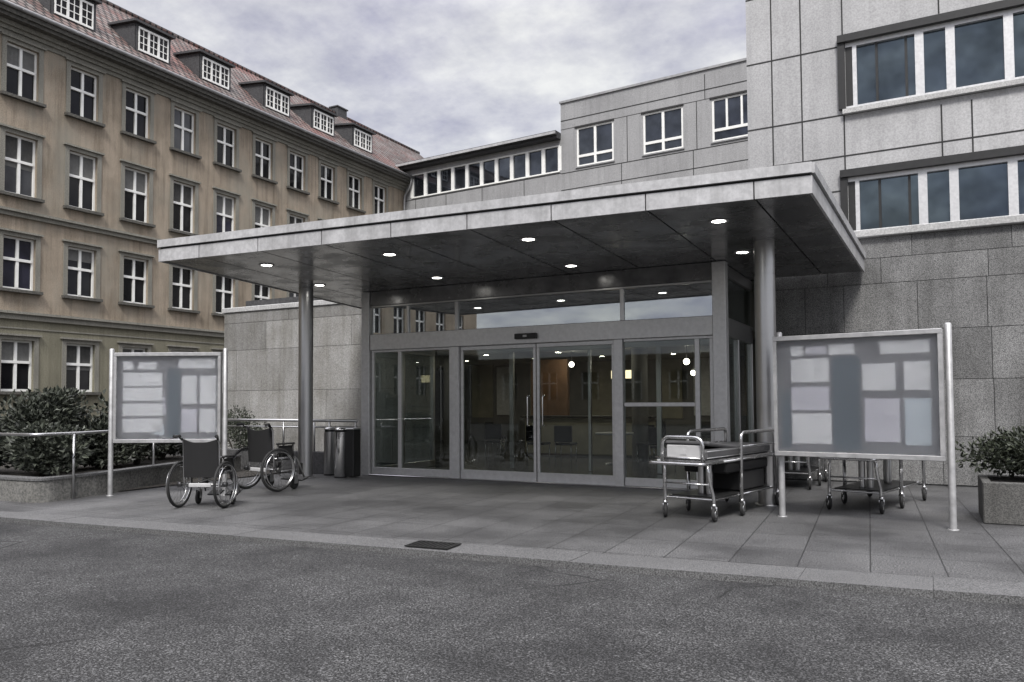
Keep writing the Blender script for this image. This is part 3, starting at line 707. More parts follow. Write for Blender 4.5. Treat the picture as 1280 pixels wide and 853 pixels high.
# fascia: lower row of panels and upper edge strip
def edge_panels(A, B, cuts, z0, z1, out, th, gap=.008):
    m = MB(); A = Vector(A); B = Vector(B); d = (B-A); Ln = d.length; d = d/Ln; n = Vector((d.y, -d.x))
    cs = [0]+cuts+[Ln]
    for i in range(len(cs)-1):
        a = A + d*(cs[i]+(gap if i else 0)); b = A + d*(cs[i+1]-(gap if i < len(cs)-2 else 0))
        m.prism([tuple(a+n*out), tuple(b+n*out), tuple(b-n*(th-out)), tuple(a-n*(th-out))], z0, z1)
    return m
fl = (Vector(FR)-Vector(FL)).length/(FR[0]-FL[0])
fc = [(x-FL[0])*fl for x in jt]
edge_panels(FL, FR, fc, 3.785, 3.985, 0, .03).build('front_fascia', M['fascia'], cn)
edge_panels(FL, FR, [], 4.012, 4.13, .03, .2).build('roof_edge', M['fascia'], cn)
sc = [1.2*k for k in range(1,5)]
edge_panels((FR[0],FR[1]+.002), RR, sc, 3.785, 3.985, 0, .03).build('side_fascia', M['fascia'], cn)
edge_panels((FR[0]+.0,FR[1]+.0), RR, [], 4.011, 4.128, .03, .2).build('roof_edge', M['fascia'], cn)
edge_panels(RL, FL, sc, 3.785, 3.985, 0, .03).build('side_fascia', M['fascia'], cn)
edge_panels(RL, FL, [], 4.011, 4.128, .03, .2).build('roof_edge', M['fascia'], cn)
m = MB(); m.prism([inset(p,.21) for p in (FL,FR,RR,RL)], 4.051, 4.11); m.build('roof_sheet', M['zinc'], cn)
def column(x, y, lab):
    t = thing('column', lab, 'column', (x,y,0), 0, 'steel columns carrying the canopy')
    m = MB(); m.lathe([(.145,.0),(.145,3.31)], (0,0,0), 40); m.lathe([(.139,3.31),(.139,3.322)],(0,0,0),40); m.lathe([(.145,3.322),(.145,3.8)],(0,0,0),40); m.build('shaft', M['steel_dull'], t, False)
    m = MB(); m.lathe([(.19,.001),(.19,.012),(.15,.02),(.146,.02)],(0,0,0),40); m.build('base_ring', M['steel_dull'], t, False)
column(-2.06, 11.72, 'round steel column carrying the canopy beside the right notice board')
column(-11.12, 12.05, 'round steel column carrying the canopy near bins and wheelchairs')
# downlights
def downlight(x, y, z, lab, grp, mt='lamp'):
    t = thing('downlight', lab, 'ceiling light', (x,y,z), 0, grp)
    m = MB(); m.lathe([(.085,-.001),(.12,-.001),(.125,-.008),(.118,-.016),(.088,-.012)],(0,0,0),28); m.build('ring', M['alu'], t, False)
    m = MB(); m.lathe([(.0005,-.008),(.088,-.008)],(0,0,0),28); m.build('lamp', M[mt], t, False)
fr_ = [(-9.68,9.55),(-7.34,9.8),(-4.95,9.85),(-2.32,10.05)]
bk_ = [(-10.45,11.7),(-7.97,12.08),(-5.3,12.15),(-2.5,12.36)]
nm = ['leftmost','second from left','third from left','rightmost']
for (x,y), n in zip(fr_, nm): downlight(x,y,3.8, f'{n} lit downlight in the front row of the canopy soffit', 'canopy downlights')
for (x,y), n in zip(bk_, nm): downlight(x,y,3.8, f'{n} lit downlight in the canopy row nearer the doors', 'canopy downlights')
nm2 = ['leftmost','second from left','third from left','fourth from left','rightmost']
for (x,y), n in zip([(-9.6,14.3),(-8.2,14.6),(-6.6,14.6),(-4.9,14.6),(-3.6,14.5)], nm2): downlight(x,y,3.8, f'{n} lit downlight inside the glass porch ceiling', 'porch downlights')
hl = [(x+.25*math.sin(y*3), y) for y in (18.2, 20.6, 23.2) for x in (-14.2,-11.6,-9.2,-6.9,-4.6)]
for (x,y), n in zip(hl, [f'{a} warm lit downlight in the {b} row of the hall ceiling' for b in ('front','middle','rear') for a in ('leftmost','second from left','central','second from right','rightmost')]): downlight(x,y,2.92, n, 'hall downlights', 'lamp_hall')

# ------------------------------------------------------------------ NOTICE BOARDS
def notice_board(name, lab, loc, rz, W, z0, z1, cells, front=False):
    t = thing(name, lab, 'notice board', loc, rz, 'notice boards on posts')
    py = .105 if front else 0.
    for x in (0, W):
        p = MB(); p.lathe([(.039,.0),(.039,z1+.055),(.026,z1+.07),(.001,z1+.072)],(x,py,0),20); p.lathe([(.06,.001),(.06,.008),(.042,.01)],(x,py,0),20); p.build('post', M['alu_dull'], t, False)
    f = MB(); a, b = (-.035, W-.045) if front else (.06, W-.06)
    f.box(a,b,-.06,.04,z1-.06,z1,.006); f.box(a,b,-.06,.04,z0,z0+.06,.006); f.box(a,a+.045,-.058,.038,z0+.06,z1-.06); f.box(b-.045,b,-.058,.038,z0+.06,z1-.06)
    f.build('frame', M['alu_dull'], t, False)
    k = MB(); k.box(a+.045,b-.045,.01,.03,z0+.06,z1-.06); bp = k.build('back_panel', M['board_back'], t, False)
    w, h = b-a-.09, z1-z0-.12
    for (u0,u1,v0,v1,mt) in cells:
        c = MB(); nm_ = 'colour_strip' if mt == 'board_blue' else 'notice'
        y = .006 if nm_ == 'notice' else .0085
        c.box(a+.045+u0*w, a+.045+u1*w, y-.0015, y+.0015, z1-.06-v1*h, z1-.06-v0*h); c.build(nm_, M[mt], bp, False)
    g_ = MB(); g_.box(a+.046,b-.046,-.05,-.044,z0+.061,z1-.061); g_.build('cover', M['frosted'], t, False)
    return t
lc = [(.05,.14,.06,.16,'paper'),(.20,.38,.07,.16,'paper'),(.05,.44,.20,.36,'paper'),(.05,.44,.38,.54,'paper'),(.05,.44,.57,.72,'paper'),(.10,.24,.50,.70,'paper_lilac'),(.05,.44,.75,.92,'paper'),(.36,.46,.83,.95,'paper_blue'),
      (.49,.61,.16,.98,'board_blue'),(.60,.96,.03,.15,'paper'),(.63,.78,.24,.58,'paper'),(.81,.97,.24,.58,'paper'),(.63,.78,.64,.92,'paper_lilac'),(.81,.97,.64,.92,'paper')]
lc[5] = (.445,.475,.5,.7,'paper_lilac')
notice_board('notice_board', 'aluminium notice board on two posts behind the wheelchairs', (-11.86,8.3,0), R(28), 1.87, .86, 2.34, lc)
rc = [(.09,.17,.05,.14,'paper'),(.19,.33,.06,.13,'paper_lilac'),(.34,.50,.05,.14,'paper'),(.09,.34,.17,.38,'paper'),(.09,.34,.42,.63,'paper_lilac'),(.09,.35,.66,.93,'paper'),(.02,.08,.45,.97,'board_blue'),(.36,.53,.16,.98,'board_blue'),
      (.66,.95,.04,.15,'paper'),(.55,.75,.23,.46,'paper'),(.80,.95,.22,.46,'paper'),(.56,.77,.53,.90,'paper_lilac'),(.80,.95,.53,.92,'paper_blue')]
notice_board('notice_board', 'aluminium notice board on two posts between column and planter', (-1.71,10.50,0), R(-7.6), 1.93, .79, 2.31, rc, True)

# ------------------------------------------------------------------ WHEELCHAIRS
def wheelchair(lab, loc, rz, caster_ang=0, extra=False):
    t = thing('wheelchair', lab, 'wheelchair', loc, rz, 'wheelchairs parked by the entrance')
    hw = .27
    f = MB()
    for s in (-1,1):
        x = s*hw
        f.tube(fillet([(x,-.12,1.02),(x,-.04,.95),(x,-.02,.5),(x,-.01,.3)],.05),.014,8)
        f.tube(fillet([(x,-.02,.30),(x,.42,.30),(x,.46,.30)],.05),.013,8)
        f.tube(fillet([(x,-.02,.50),(x,.42,.50),(x,.47,.44),(x,.60,.17)],.07),.014,8)
        f.tube([(x,.40,.5),(x,.40,.24)],.013,8)
    f.tube([(-hw,.12,.30),(hw,.16,.49)],.014,8); f.tube([(hw,.12,.30),(-hw,.16,.49)],.014,8)
    f.tube([(-.36,0,.335),(.36,0,.335)],.013,8)
    f.build('frame', M['steel_dull'], t, False)
    b = MB()                                   # sling back with sagging top edge
    n = 10
    for face_y in (-.035, -.015):
        pass
    prev = None
    grid = []
    for i in range(n+1):
        u = -1+2*i/n; x = u*hw*.97; sag = .055*(1-u*u); col = []
        for k in range(7):
            v = k/6; z = .44 + v*(.55-sag); y = -.015 - .03*v - .045*(1-u*u)
            col.append((x,y,z))
        grid.append(col)
    for i in range(n):
        for k in range(6):
            q = [grid[i][k],grid[i+1][k],grid[i+1][k+1],grid[i][k+1]]
            b.face(q, True); b.face([(x,y-.022,z) for x,y,z in reversed(q)], True)
    for i in range(n):
        q = [grid[i][6],grid[i+1][6]]; b.face([q[0],q[1],(q[1][0],q[1][1]-.022,q[1][2]),(q[0][0],q[0][1]-.022,q[0][2])])
        q = [grid[i][0],grid[i+1][0]]; b.face([q[0],q[1],(q[1][0],q[1][1]-.022,q[1][2]),(q[0][0],q[0][1]-.022,q[0][2])])
    b.build('backrest', M['fabric'], t, False)
    s_ = MB(); s_.box(-hw*.95,hw*.95,0,.43,.47,.53,.02); s_.build('seat', M['fabric'], t, False)
    pk = MB(); pk.box(-.16,.18,-.10,-.075,.30,.36,.01,); pk.build('rear_bar', M['plastic'], t, False)
    for s in (-1,1):
        h_ = MB(); h_.tube([(s*hw,-.08,.98),(s*(hw+.012),-.13,1.035),(s*(hw+.05),-.22,1.03)],[.017,.023,.023],10); h_.build('handle', M['rubber'], t, False)
        a = MB(); a.box(s*(hw+.035)-.025,s*(hw+.035)+.025,.0,.36,.715,.745,.012); ar = a.build('armrest', M['rubber'], t, False)
        g_ = MB(); g_.tube(fillet([(s*(hw+.035),.03,.5),(s*(hw+.035),.03,.715)],.02),.012,8); g_.tube([(s*(hw+.035),.33,.5),(s*(hw+.035),.33,.715)],.012,8); g_.box(s*(hw+.03)-.003,s*(hw+.03)+.003,.04,.32,.52,.70); g_.build('side_guard', M['black_metal'], ar, False)
        x = s*.345
        w = MB(); w.torus((x,0,.335),(1,0,0),.315,.02,40,8); wo = w.build('wheel', M['rubber'], t, False)
        r_ = MB(); r_.torus((x,0,.335),(1,0,0),.294,.012,40,6); r_.build('rim', M['steel_dull'], wo, False)
        r_ = MB(); r_.torus((x+s*.045,0,.335),(1,0,0),.275,.0095,40,6)
        for k in range(6):
            an = k*math.pi/3; r_.tube([(x,.29*math.cos(an),.335+.29*math.sin(an)),(x+s*.045,.275*math.cos(an),.335+.275*math.sin(an))],.005,5)
        r_.build('hand_rim', M['chrome'], wo, False)
        sp = MB()
        for k in range(20):
            an = k*math.pi/10; sp.tube([(x+(.02 if k%2 else -.02),.03*math.cos(an+.5),.335+.03*math.sin(an+.5)),(x,.288*math.cos(an),.335+.288*math.sin(an))],.0022,4)
        sp.tube([(x-.03,0,.335),(x+.03,0,.335)],.034,14); sp.build('spokes', M['spoke'], wo, False)
        c = MB(); cx, cy = s*(hw), .42
        c.torus((cx,cy-.03,.10),(1,.15,0),.078,.022,22,8); c.tube([(cx-.018,cy-.03,.10),(cx+.018,cy-.03,.10)],.06,16); co = c.build('caster', M['rubber'], t, False)
        k_ = MB(); k_.tube([(cx,cy,.27),(cx,cy,.215)],.016,8); k_.box(cx-.033,cx-.027,cy-.05,cy+.02,.09,.215); k_.box(cx+.027,cx+.033,cy-.05,cy+.02,.09,.215); k_.box(cx-.033,cx+.033,cy-.03,cy+.02,.205,.217); k_.build('fork', M['steel_dull'], co, False)
        fp = MB(); mt = Matrix.Translation((s*.14,.66,.14)) @ Matrix.Rotation(R(18),4,'X'); fp.box(-.10,.10,-.08,.09,-.012,.012,.008,mt); fp.build('footrest', M['black_metal'], t, False)
        cl = MB(); cl.box(s*.235-.012,s*.235+.012,.52,.60,.22,.40,.01); cl.build('calf_pad', M['fabric'], t, False)
    return t
wheelchair('black folding wheelchair seen from behind in front of the notice board', (-9.27,7.93,0), R(21))
wheelchair('black wheelchair parked farther back next to the steel column', (-10.16,9.95,0), R(-6)).scale = (1.2, 1.08, 1.1)

# ------------------------------------------------------------------ HOSPITAL TROLLEYS
def trolley(lab, loc, rz, Ln=2.2, shade_fill=False):
    t = thing('patient_trolley', lab, 'hospital trolley', loc, rz, 'patient trolleys under the canopy')
    hx = .335
    f = MB()
    top = fillet([(-hx-.03,.5,.73),(-hx-.03,-.06,.73),(hx+.03,-.06,.73),(hx+.03,.5,.73)],.07); f.tube(top,.021,8)
    f.tube([(-hx-.03,.5,.73),(-hx-.03,Ln,.73)],.017,8); f.tube([(hx+.03,.5,.73),(hx+.03,Ln,.73)],.017,8); f.tube([(-hx-.03,Ln,.73),(hx+.03,Ln,.73)],.017,8)
    f.tube([(-hx,.07,.79),(hx,.07,.79)],.013,8)
    f.box(-hx,hx,.11,Ln-.02,.735,.765)
    f.build('frame', M['chrome'], t, False)
    m = MB(); m.box(-hx+.01,hx-.01,.14,Ln-.05,.768,.895,.035); mo = m.build('mattress', M['mattress'], t, False)
    wd_ = MB(); 
    for zz in (.79,.87): wd_.tube(fillet([(-hx+.03,.3,zz),(-hx+.015,.5,zz),(-hx+.015,Ln-.2,zz)],.05),.006,6); wd_.tube([(hx-.015,.16,zz),(hx-.015,Ln-.1,zz)],.006,6)
    wd_.build('piping', M['steel_dull'], mo, False)
    w = MB(); mt = Matrix.Translation((0,.66,.925)) @ Matrix.Rotation(R(-6),4,'X'); w.box(-hx+.03,hx-.03,-.42,.5,-.028,.028,.02,mt); w.build('back_section', M['mattress'], t, False)
    hd = MB(); hd.box(-.19,.27,.08,.105,.78,.95,.012); hd.box(0,.09,.074,.08,.83,.90,.002); hd.build('headboard', M['plastic'], t, False)
    h_ = MB(); h_.tube(fillet([(-.235,.06,.74),(-.235,.05,1.05),(.315,.05,1.05),(.315,.06,.74)],.12,8),.024,10); h_.build('push_handle', M['chrome'], t, False)
    for s in (-1,1):
        l = MB(); l.tube(fillet([(s*.29,.22,.72),(s*.31,.24,.5),(s*hx,.30,.3),(s*hx,.30,.2)],.1),.023,8); lo = l.build('leg', M['chrome'], t, False)
        sd = MB(); x = s*(hx+.045); sd.tube(fillet([(x,1.02,.17),(x,1.02,1.08),(x,Ln+.02,1.08),(x,Ln+.02,.17)],.09,7),.024,10); sd.tube([(x,1.02,.9),(x,Ln+.02,.9)],.010,8); sd.tube([(x,1.02,.55),(x-s*.01,1.02,.17)],.024,8); sd.build('side_rail', M['chrome'], t, False)
    for (x,y) in ((-hx,.30),(hx,.30),(-hx-.045,1.02),(hx+.045,1.02),(-hx-.045,Ln+.02),(hx+.045,Ln+.02)):
        a = .6 if x < 0 else .15
        dx, dy = -math.sin(a)*.03, math.cos(a)*.03
        c = MB(); ctr = (x+dx,y+dy,.098); ax = Vector((math.cos(a),math.sin(a),0))
        c.torus(ctr,ax,.075,.023,24,8); co = c.build('caster', M['rubber'], t, False)
        k_ = MB(); cv = Vector(ctr); k_.tube([cv-ax*.02,cv+ax*.02],.042,14); k_.tube([(x,y,.22),(x,y,.185)],.028,10)
        for q in (-1,1): k_.tube([Vector((x,y,.19))+ax*.026*q, cv+ax*.026*q],[.014,.009],6)
        k_.build('fork', M['chrome'], co, False)
    sh = MB(); zz = .27; sh.tube(fillet([(-hx,1.0,zz),(-hx,.31,zz),(hx,.31,zz),(hx,1.0,zz)],.02),.013,8); sh.tube([(-hx,1.0,zz),(-hx,Ln,zz)],.013,8); sh.tube([(hx,1.0,zz),(hx,Ln,zz)],.013,8); sh.tube([(-hx,Ln,zz),(hx,Ln,zz)],.013,8)
    sh.tube([(-.31,.245,.46),(.31,.245,.46)],.011,8)
    so_ = sh.build('lower_frame', M['chrome'], t, False)
    sp = MB(); sp.box(-hx+.02,hx-.02,.45,Ln-.1,.272,.292); sp.build('lower_shelf', M['black_metal'], t, False)
    if shade_fill: ut = MB(); ut.box(-hx+.03,hx-.03,.75,Ln-.12,.56,.70,.02); ut.box(-hx+.05,hx-.05,1.2,Ln-.2,.295,.555,.02); ut.build('under_shade_fill', M['fabric'], t, False)  # black boxes standing in for the shade beneath the mattress, no real part
    cy = MB(); cy.lathe([(.001,.0),(.05,.01),(.055,.05),(.055,.4),(.04,.44),(.02,.46)],(.12,1.3,.295),18); cy.build('lift_cylinder', M['steel_dull'], t, False)
    cy = MB(); cy.lathe([(.045,0),(.045,.43)],(-.05,.75,.293),16); cy.lathe([(.045,0),(.045,.43)],(.06,.75,.293),16); cy.build('lift_cylinder', M['steel_dull'], t, False)
    return t
trolley('chrome patient trolley with grey mattress standing left of the right notice board', (-2.75,9.5,0), R(-12), 2.2, True)
trolley('chrome patient trolley half hidden behind the right notice board', (-.97,11.14,0), R(-14), 2.1)
tw = trolley('chrome patient trolley parked deepest, against the dark stone wall', (-2.12,13.6,0), R(-2), 1.7)

# ------------------------------------------------------------------ BINS
def bin_(lab, loc, mat, r, h, sq=False):
    t = thing('litter_bin', lab, 'litter bin', loc, 0, 'bins by the entrance')
    m = MB(); m.lathe([(r*.97,.03),(r,.035),(r,h-.09)],(0,0,0),32); m.build('body', M[mat], t, False)
    m = MB(); m.lathe([(r*.98,.0),(r*.98,.03)],(0,0,0),32); m.lathe([(r*.9,h-.09),(r*.9,h-.05)],(0,0,0),32); m.build('base_band', M['black_metal'], t, False)
    m = MB(); m.lathe([(r*.9,h-.05),(r*1.03,h-.05),(r*1.03,h-.03),(r*.8,h-.004),(r*.45,h),(.001,h-.01)],(0,0,0),32); m.build('lid', M[mat], t, False)
bin_('polished steel cylinder bin left of the glass doors', (-10.42,12.30,0), 'polished', .125, 1.0)
bin_('dull grey cylinder bin standing between column and polished bin', (-10.98,12.62,0), 'steel_dull', .12, .99)
t = thing('dark_box', 'slim dark square box just right of the polished bin', 'litter bin', (-10.62,12.7,0), 0, 'bins by the entrance')
m = MB(); m.box(-.11,.11,-.11,.13,.02,.96,.015); m.build('body', M['black_metal'], t, False)  # plain dark box filling the dark patch beside the bin
m = MB(); m.box(-.115,.115,-.115,.135,.96,.985,.008); m.build('lid', M['steel_dull'], t, False)
t.location = (-10.22,12.42,0)

# ------------------------------------------------------------------ RAMP WALL, RAILINGS, PLANTERS
rw = MB(); rw.box(-17.2,-11.0,12.75,12.95,0,.46,.01); tag(rw.build('ramp_wall', M['concrete_dark']), 'low dark concrete wall along the ramp behind the wheelchairs', 'wall')
def railing(lab, pts, posts, z, low=None, r=.024):
    t = thing('handrail', lab, 'handrail', (posts[0][0],posts[0][1],0), 0, 'steel handrails by the ramp')
    m = MB(); m.tube(fillet([(x,y,z) for x,y in pts],.15),r,8); m.build('rail', M['steel_dull'], t)
    if low: m = MB(); m.tube(fillet([(x,y,low) for x,y in pts],.15),.016,8); m.build('lower_rail', M['steel_dull'], t)
    for x, y, zb in posts: m = MB(); m.tube([(x,y,zb),(x,y,z-.01)],.02,8); m.build('post', M['steel_dull'], t)
railing('steel handrail bending round the corner of the left planter', [(-17.5,6.95),(-11.95,7.12),(-12.0,7.76),(-12.55,9.6),(-13.2,11.8)], [(-12.0,7.76,0),(-12.57,9.65,0),(-13.15,11.6,0),(-14.5,7.04,.3)], 1.04)
railing('steel handrail along the ramp in front of the pale stone wall', [(-17.1,12.86),(-10.45,12.86)], [(-16.4,12.86,.46),(-14.4,12.86,.46),(-12.5,12.86,.46),(-11.62,12.86,.46),(-11.2,12.86,.46),(-10.5,12.86,0)], 1.12, .98, .03)
pl = thing('left_planter', 'long concrete planter trough with rounded corner below the left railing', 'planter', (-12.1,7.3,0))
pl.name = 'planter_trough'
cp = []
out = fillet([(-24,6.75,0),(-11.93,7.17,0),(-12.12,8.4,0),(-13.3,12.4,0)],.28,6)
inn = fillet([(-24,6.97,0),(-12.15,7.38,0),(-12.34,8.4,0),(-13.52,12.4,0)],.2,6)
m = MB()
for i in range(len(out)-1):
    a, b, c, d = out[i], out[i+1], inn[i+1], inn[i]
    q = [(p.x,p.y,.37) for p in (a,b,c,d)]; m.face(q)
    m.face([(a.x,a.y,0),(b.x,b.y,0),(b.x,b.y,.37),(a.x,a.y,.37)]); m.face([(c.x,c.y,0),(d.x,d.y,0),(d.x,d.y,.37),(c.x,c.y,.37)])
m.build('trough_wall', M['concrete'], pl)
m = MB()
for i in range(len(out)-1):
    a, b, c, d = out[i], out[i+1], inn[i+1], inn[i]
    na = (a-d).normalized()*.02; nb = (b-c).normalized()*.02
    A, B = a+na, b+nb
    m.face([(A.x,A.y,.372),(B.x,B.y,.372),(c.x,c.y,.372),(d.x,d.y,.372)]); m.face([(A.x,A.y,.335),(B.x,B.y,.335),(B.x,B.y,.372),(A.x,A.y,.372)])
m.build('rim', M['kerb'], pl)
m = MB(); m.face([(-24,6.9,.3),(-12.3,7.4,.3),(-12.4,8.4,.3),(-13.5,12.4,.3),(-24,12.4,.3)]); m.build('soil', M['soil'], pl)
pr = thing('planter_box', 'square concrete planter box at the right edge of the pavement', 'planter', (1.3,11.6,0))
m = MB(); m.box(.55,2.6,11.02,11.12,0,.5,.012); m.box(.55,2.6,12.0,12.1,0,.5,.012); m.box(.55,.65,11.121,11.999,0,.5,.008); m.box(2.5,2.6,11.121,11.999,0,.5,.008); m.build('box_wall', M['concrete_box'], pr)
m = MB(); m.box(.652,2.498,11.122,11.998,.05,.44); m.build('soil', M['soil'], pr)

# ------------------------------------------------------------------ DRAIN GRATE
dg = thing('drain_grate', 'small rectangular iron drain grate set in the kerb', 'drain grate', (-4.58,6.86,.012), R(5))
m = MB(); m.box(-.24,.24,-.15,.15,0,.002); m.build('pit', M['joint'], dg, False)
m = MB(); m.box(-.25,.25,-.16,-.135,.002,.012); m.box(-.25,.25,.135,.16,.002,.012); m.box(-.25,-.225,-.135,.135,.002,.012); m.box(.225,.25,-.135,.135,.002,.012)
for k in range(9): m.box(-.21+k*.05,-.185+k*.05,-.134,.134,.002,.010)
m.build('grating', M['black_metal'], dg, False)

# ------------------------------------------------------------------ SHRUBS
def shrub(name, lab, loc, rx, ry, h, n, seed, mat='leaf_dark', ls=.11, grp=None, base=.12):
    rnd = random.Random(seed)
    t = thing(name, lab, 'shrub', loc, 0, grp)
    lobes = []
    for k in range(9):
        a = rnd.uniform(0,6.283); q = math.sqrt(rnd.random())*.62
        z = h*rnd.uniform(.22,.80)
        lobes.append((Vector((rx*q*math.cos(a), ry*q*math.sin(a), z)), rnd.uniform(.36,.52)))
    lobes.append((Vector((0,0,h*.72)), .42))
    st = MB()
    for c, r in lobes:
        mid = Vector((c.x*.35,c.y*.35,c.z*.5)); st.tube([(c.x*.1,c.y*.1,0),mid,c],[.018,.013,.006],6)
    st.build('stem', M['bark'], t, False)
    lv = MB()
    for i in range(n):
        c, r = rnd.choice(lobes)
        d = Vector((rnd.gauss(0,1),rnd.gauss(0,1),rnd.gauss(0,1))).normalized()*(rnd.random()**.45)
        p = c + Vector((d.x*rx*r*1.3, d.y*ry*r*1.3, d.z*h*r*.72))
        if p.z < base: p.z = base + rnd.random()*.1
        if p.z > h: p.z = h - rnd.random()*.2
        s = ls*rnd.uniform(.6,1.35)
        ax = (d + Vector((rnd.uniform(-.9,.9),rnd.uniform(-.9,.9),rnd.uniform(-.2,.9)))).normalized()
        sd = ax.cross(Vector((rnd.uniform(-1,1),rnd.uniform(-1,1),rnd.uniform(-1,1)))).normalized(); up = sd.cross(ax)*.18*s
        w = s*.27
        a0, a1, a2 = p, p+ax*s*.5, p+ax*s - up*.6
        nn = len(lv.v)
        lv.v += [a0, a1+sd*w+up, a2, a1-sd*w+up, a1-up*.3]
        lv.f += [(nn,nn+1,nn+4),(nn+1,nn+2,nn+4),(nn+2,nn+3,nn+4),(nn+3,nn,nn+4)]; lv.sm += [False]*4
    lv.build('foliage', M[mat], t, False)
    return t
G = 'shrubs in the left planter'
shrub('laurel_shrub', 'tallest dark laurel shrub under the ground floor windows behind the left railing', (-13.55,8.35,.3), .72,.75,1.42, 3800, 3, grp=G)
shrub('laurel_shrub', 'dark laurel shrub at the far left edge of the planter', (-14.6,7.75,.3), .9,.7,.9, 3000, 4, grp=G)
shrub('laurel_shrub', 'dark laurel shrub just left of the notice board post', (-13.9,10.3,.3), .6,.75,1.42, 2800, 5, grp=G)
shrub('low_shrub', 'low spreading shrub spilling over the planter corner', (-13.0,7.85,.3), .95,.45,.85, 2800, 6, grp=G)
shrub('low_shrub', 'low dark shrub under the left notice board', (-13.6,9.3,.3), .7,.8,.95, 2600, 7, grp=G)
shrub('low_shrub', 'low dark shrub at left margin behind the railing', (-15.8,7.5,.3), 1.0,.6,.95, 3200, 8, grp=G)
shrub('low_shrub', 'rearmost dark shrub seen beneath the notice board', (-14.6,11.4,.3), .9,1.0,1.0, 2800, 9, grp=G)
shrub('rounded_bush', 'small rounded bush in front of the pale stone wall above the ramp rail', (-15.4,14.2,.0), .95,.5,1.42, 3800, 12, 'leaf_box', .06)
shrub('bushy_plant', 'dense dark bush filling the planter box at right', (1.15,11.55,.44), .85,.55,.66, 5200, 13, 'leaf_box', .065)
shrub('bushy_plant', 'second dark bush at the far right end of the planter box', (2.05,11.55,.44), .7,.5,.7, 3200, 14, 'leaf_box', .065)

# ------------------------------------------------------------------ BUILDING ACROSS THE ROAD (mirrored in the entrance glass)
op = thing('opposite_building', 'tan building across the road mirrored in the upper part of the glass doors', 'building', (-16, -30, -.06))
PB = lambda u, v, d: (u, -24 - d, v)
oh = [(x, x+1.3, z, z+1.9) for x in [-46+3.1*k for k in range(22)] for z in (1.6,)]
m = MB(); wall_open(m, PB, -48, 22, -.06, 4.6, oh, .2); m.face([PB(-48,4.6,0),PB(22,4.6,0),PB(22,4.7,9),PB(-48,4.7,9)]); m.build('wall', M['plaster'], op)
m = MB(); f = MB()
for a, b, c, d in oh:
    m.face([PB(a,c,.15),PB(b,c,.15),PB(b,d,.15),PB(a,d,.15)])
    for q in ((a,a+.1,c,d),(b-.1,b,c,d),((a+b)/2-.06,(a+b)/2+.06,c,d),(a,b,c+1.1,c+1.2)): pbox(f, PB, q[0], q[1], q[2], q[3], .08, .14)
m.build('pane', M['glass_old'], op)['kind'] = 'stuff'; f.build('window_frame', M['white_paint'], op)['kind'] = 'stuff'

# ------------------------------------------------------------------ LIGHT, SKY, CAMERA
EL, AZ = R(50), R(158)        # sun: high, behind the camera, a little to the right (azimuth clockwise from +Y)
w = bpy.data.worlds.new('World'); S.world = w; w.use_nodes = True; nt = w.node_tree; N = nt.nodes.new; L = nt.links.new
bg = nt.nodes['Background']; bg.inputs['Strength'].default_value = .1
sky = N('ShaderNodeTexSky'); sky.sky_type = 'NISHITA'; sky.sun_disc = False; sky.sun_elevation = EL; sky.sun_rotation = AZ
tc = N('ShaderNodeTexCoord').outputs['Generated']
sx = N('ShaderNodeSeparateXYZ'); L(tc, sx.inputs[0])
zz = N('ShaderNodeMath'); zz.operation = 'MAXIMUM'; L(sx.outputs[2], zz.inputs[0]); zz.inputs[1].default_value = 0
za = N('ShaderNodeMath'); za.operation = 'ADD'; L(zz.outputs[0], za.inputs[0]); za.inputs[1].default_value = .22
vx = N('ShaderNodeMath'); vx.operation = 'DIVIDE'; L(sx.outputs[0], vx.inputs[0]); L(za.outputs[0], vx.inputs[1])
vy = N('ShaderNodeMath'); vy.operation = 'DIVIDE'; L(sx.outputs[1], vy.inputs[0]); L(za.outputs[0], vy.inputs[1])
cv = N('ShaderNodeCombineXYZ'); L(vx.outputs[0], cv.inputs[0]); L(vy.outputs[0], cv.inputs[1])
n1 = ramp(nt, noise(nt, cv.outputs[0], 2.6, 10, .6), .38, .62)
n2 = ramp(nt, noise(nt, mapping(nt, cv.outputs[0], (1,1,1), loc=(4,1,0)), 5.5, 8, .6), .35, .7)
c1 = mixc(nt, n1, (2.15,2.1,2.5), (3.9,3.86,3.75))
c2 = mixc(nt, n2, (.78,.78,.82), (1.14,1.14,1.11))
cc = mixc(nt, 1.0, c1, c2, 'MULTIPLY')
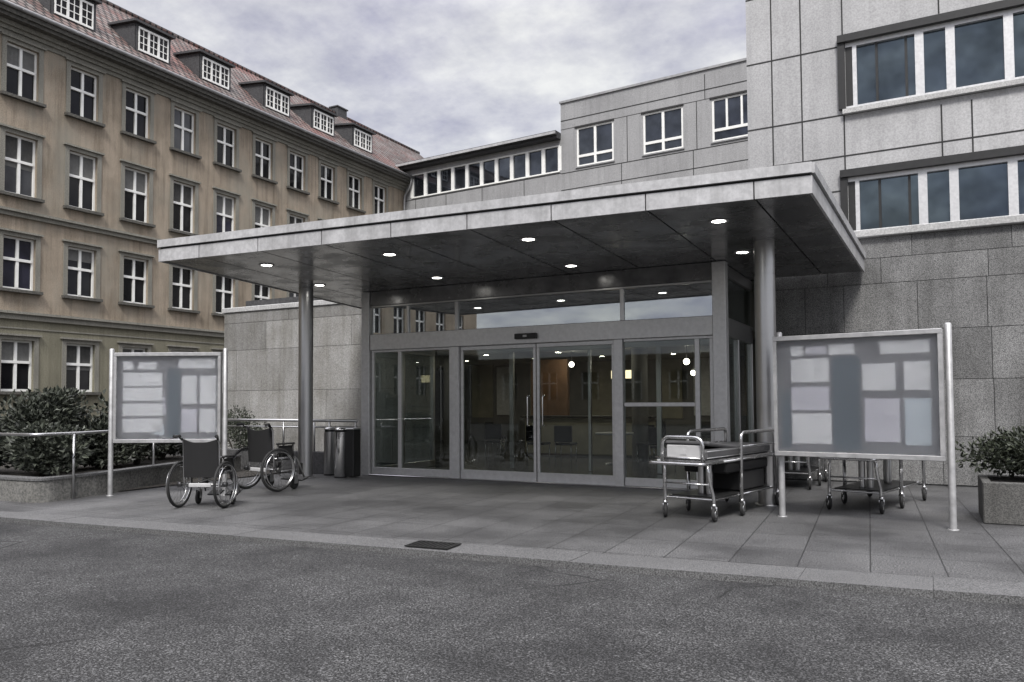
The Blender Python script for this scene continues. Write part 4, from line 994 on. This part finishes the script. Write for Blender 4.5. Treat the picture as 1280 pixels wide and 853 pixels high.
gz = N('ShaderNodeMapRange'); L(zz.outputs[0], gz.inputs[0]); gz.inputs[1].default_value = .45; gz.inputs[2].default_value = .9; gz.inputs[3].default_value = 1.; gz.inputs[4].default_value = 4.6
gc = N('ShaderNodeCombineXYZ'); [L(gz.outputs[0], gc.inputs[i]) for i in range(3)]
cc = mixc(nt, 1.0, cc, gc.outputs[0], 'MULTIPLY')
fin = mixc(nt, .9, sky.outputs[0], cc)
L(fin, bg.inputs['Color'])
sl_ = bpy.data.lights.new('sun', 'SUN'); sl_.energy = 1.5; sl_.angle = R(14); sl_.color = (1,.97,.93)
so_ = bpy.data.objects.new('sun', sl_); COL.objects.link(so_)
sd = Vector((math.sin(AZ)*math.cos(EL), math.cos(AZ)*math.cos(EL), math.sin(EL)))
so_.rotation_euler = (-sd).to_track_quat('-Z', 'Y').to_euler(); so_.location = (0,-10,30)

cam = bpy.data.cameras.new('camera'); co_ = bpy.data.objects.new('camera', cam); COL.objects.link(co_); S.camera = co_
F = 980.; PITCH = R(2.2); ROLL = R(.35); YAW = math.atan(520/980.)
f_ = Vector((-math.sin(YAW)*math.cos(PITCH), math.cos(YAW)*math.cos(PITCH), math.sin(PITCH)))
r0 = Vector((math.cos(YAW), math.sin(YAW), 0)); u0 = r0.cross(f_)
r2 = r0*math.cos(ROLL) - u0*math.sin(ROLL); u2 = r0*math.sin(ROLL) + u0*math.cos(ROLL)
mw = Matrix((( r2.x,u2.x,-f_.x,0),(r2.y,u2.y,-f_.y,0),(r2.z,u2.z,-f_.z,1.5),(0,0,0,1)))
co_.matrix_world = mw
cam.sensor_width = 36; cam.lens = F/1280*36; cam.shift_y = (464.53-426.5)/1280; cam.clip_start = .05; cam.clip_end = 2500
S.view_settings.view_transform = 'Standard'; S.view_settings.look = 'None'; S.view_settings.gamma = 1; S.view_settings.exposure = 1.22
S.view_settings.use_curve_mapping = False
S.render.engine = 'CYCLES'; S.cycles.max_bounces = 8; S.cycles.transparent_max_bounces = 12; S.cycles.use_denoising = True
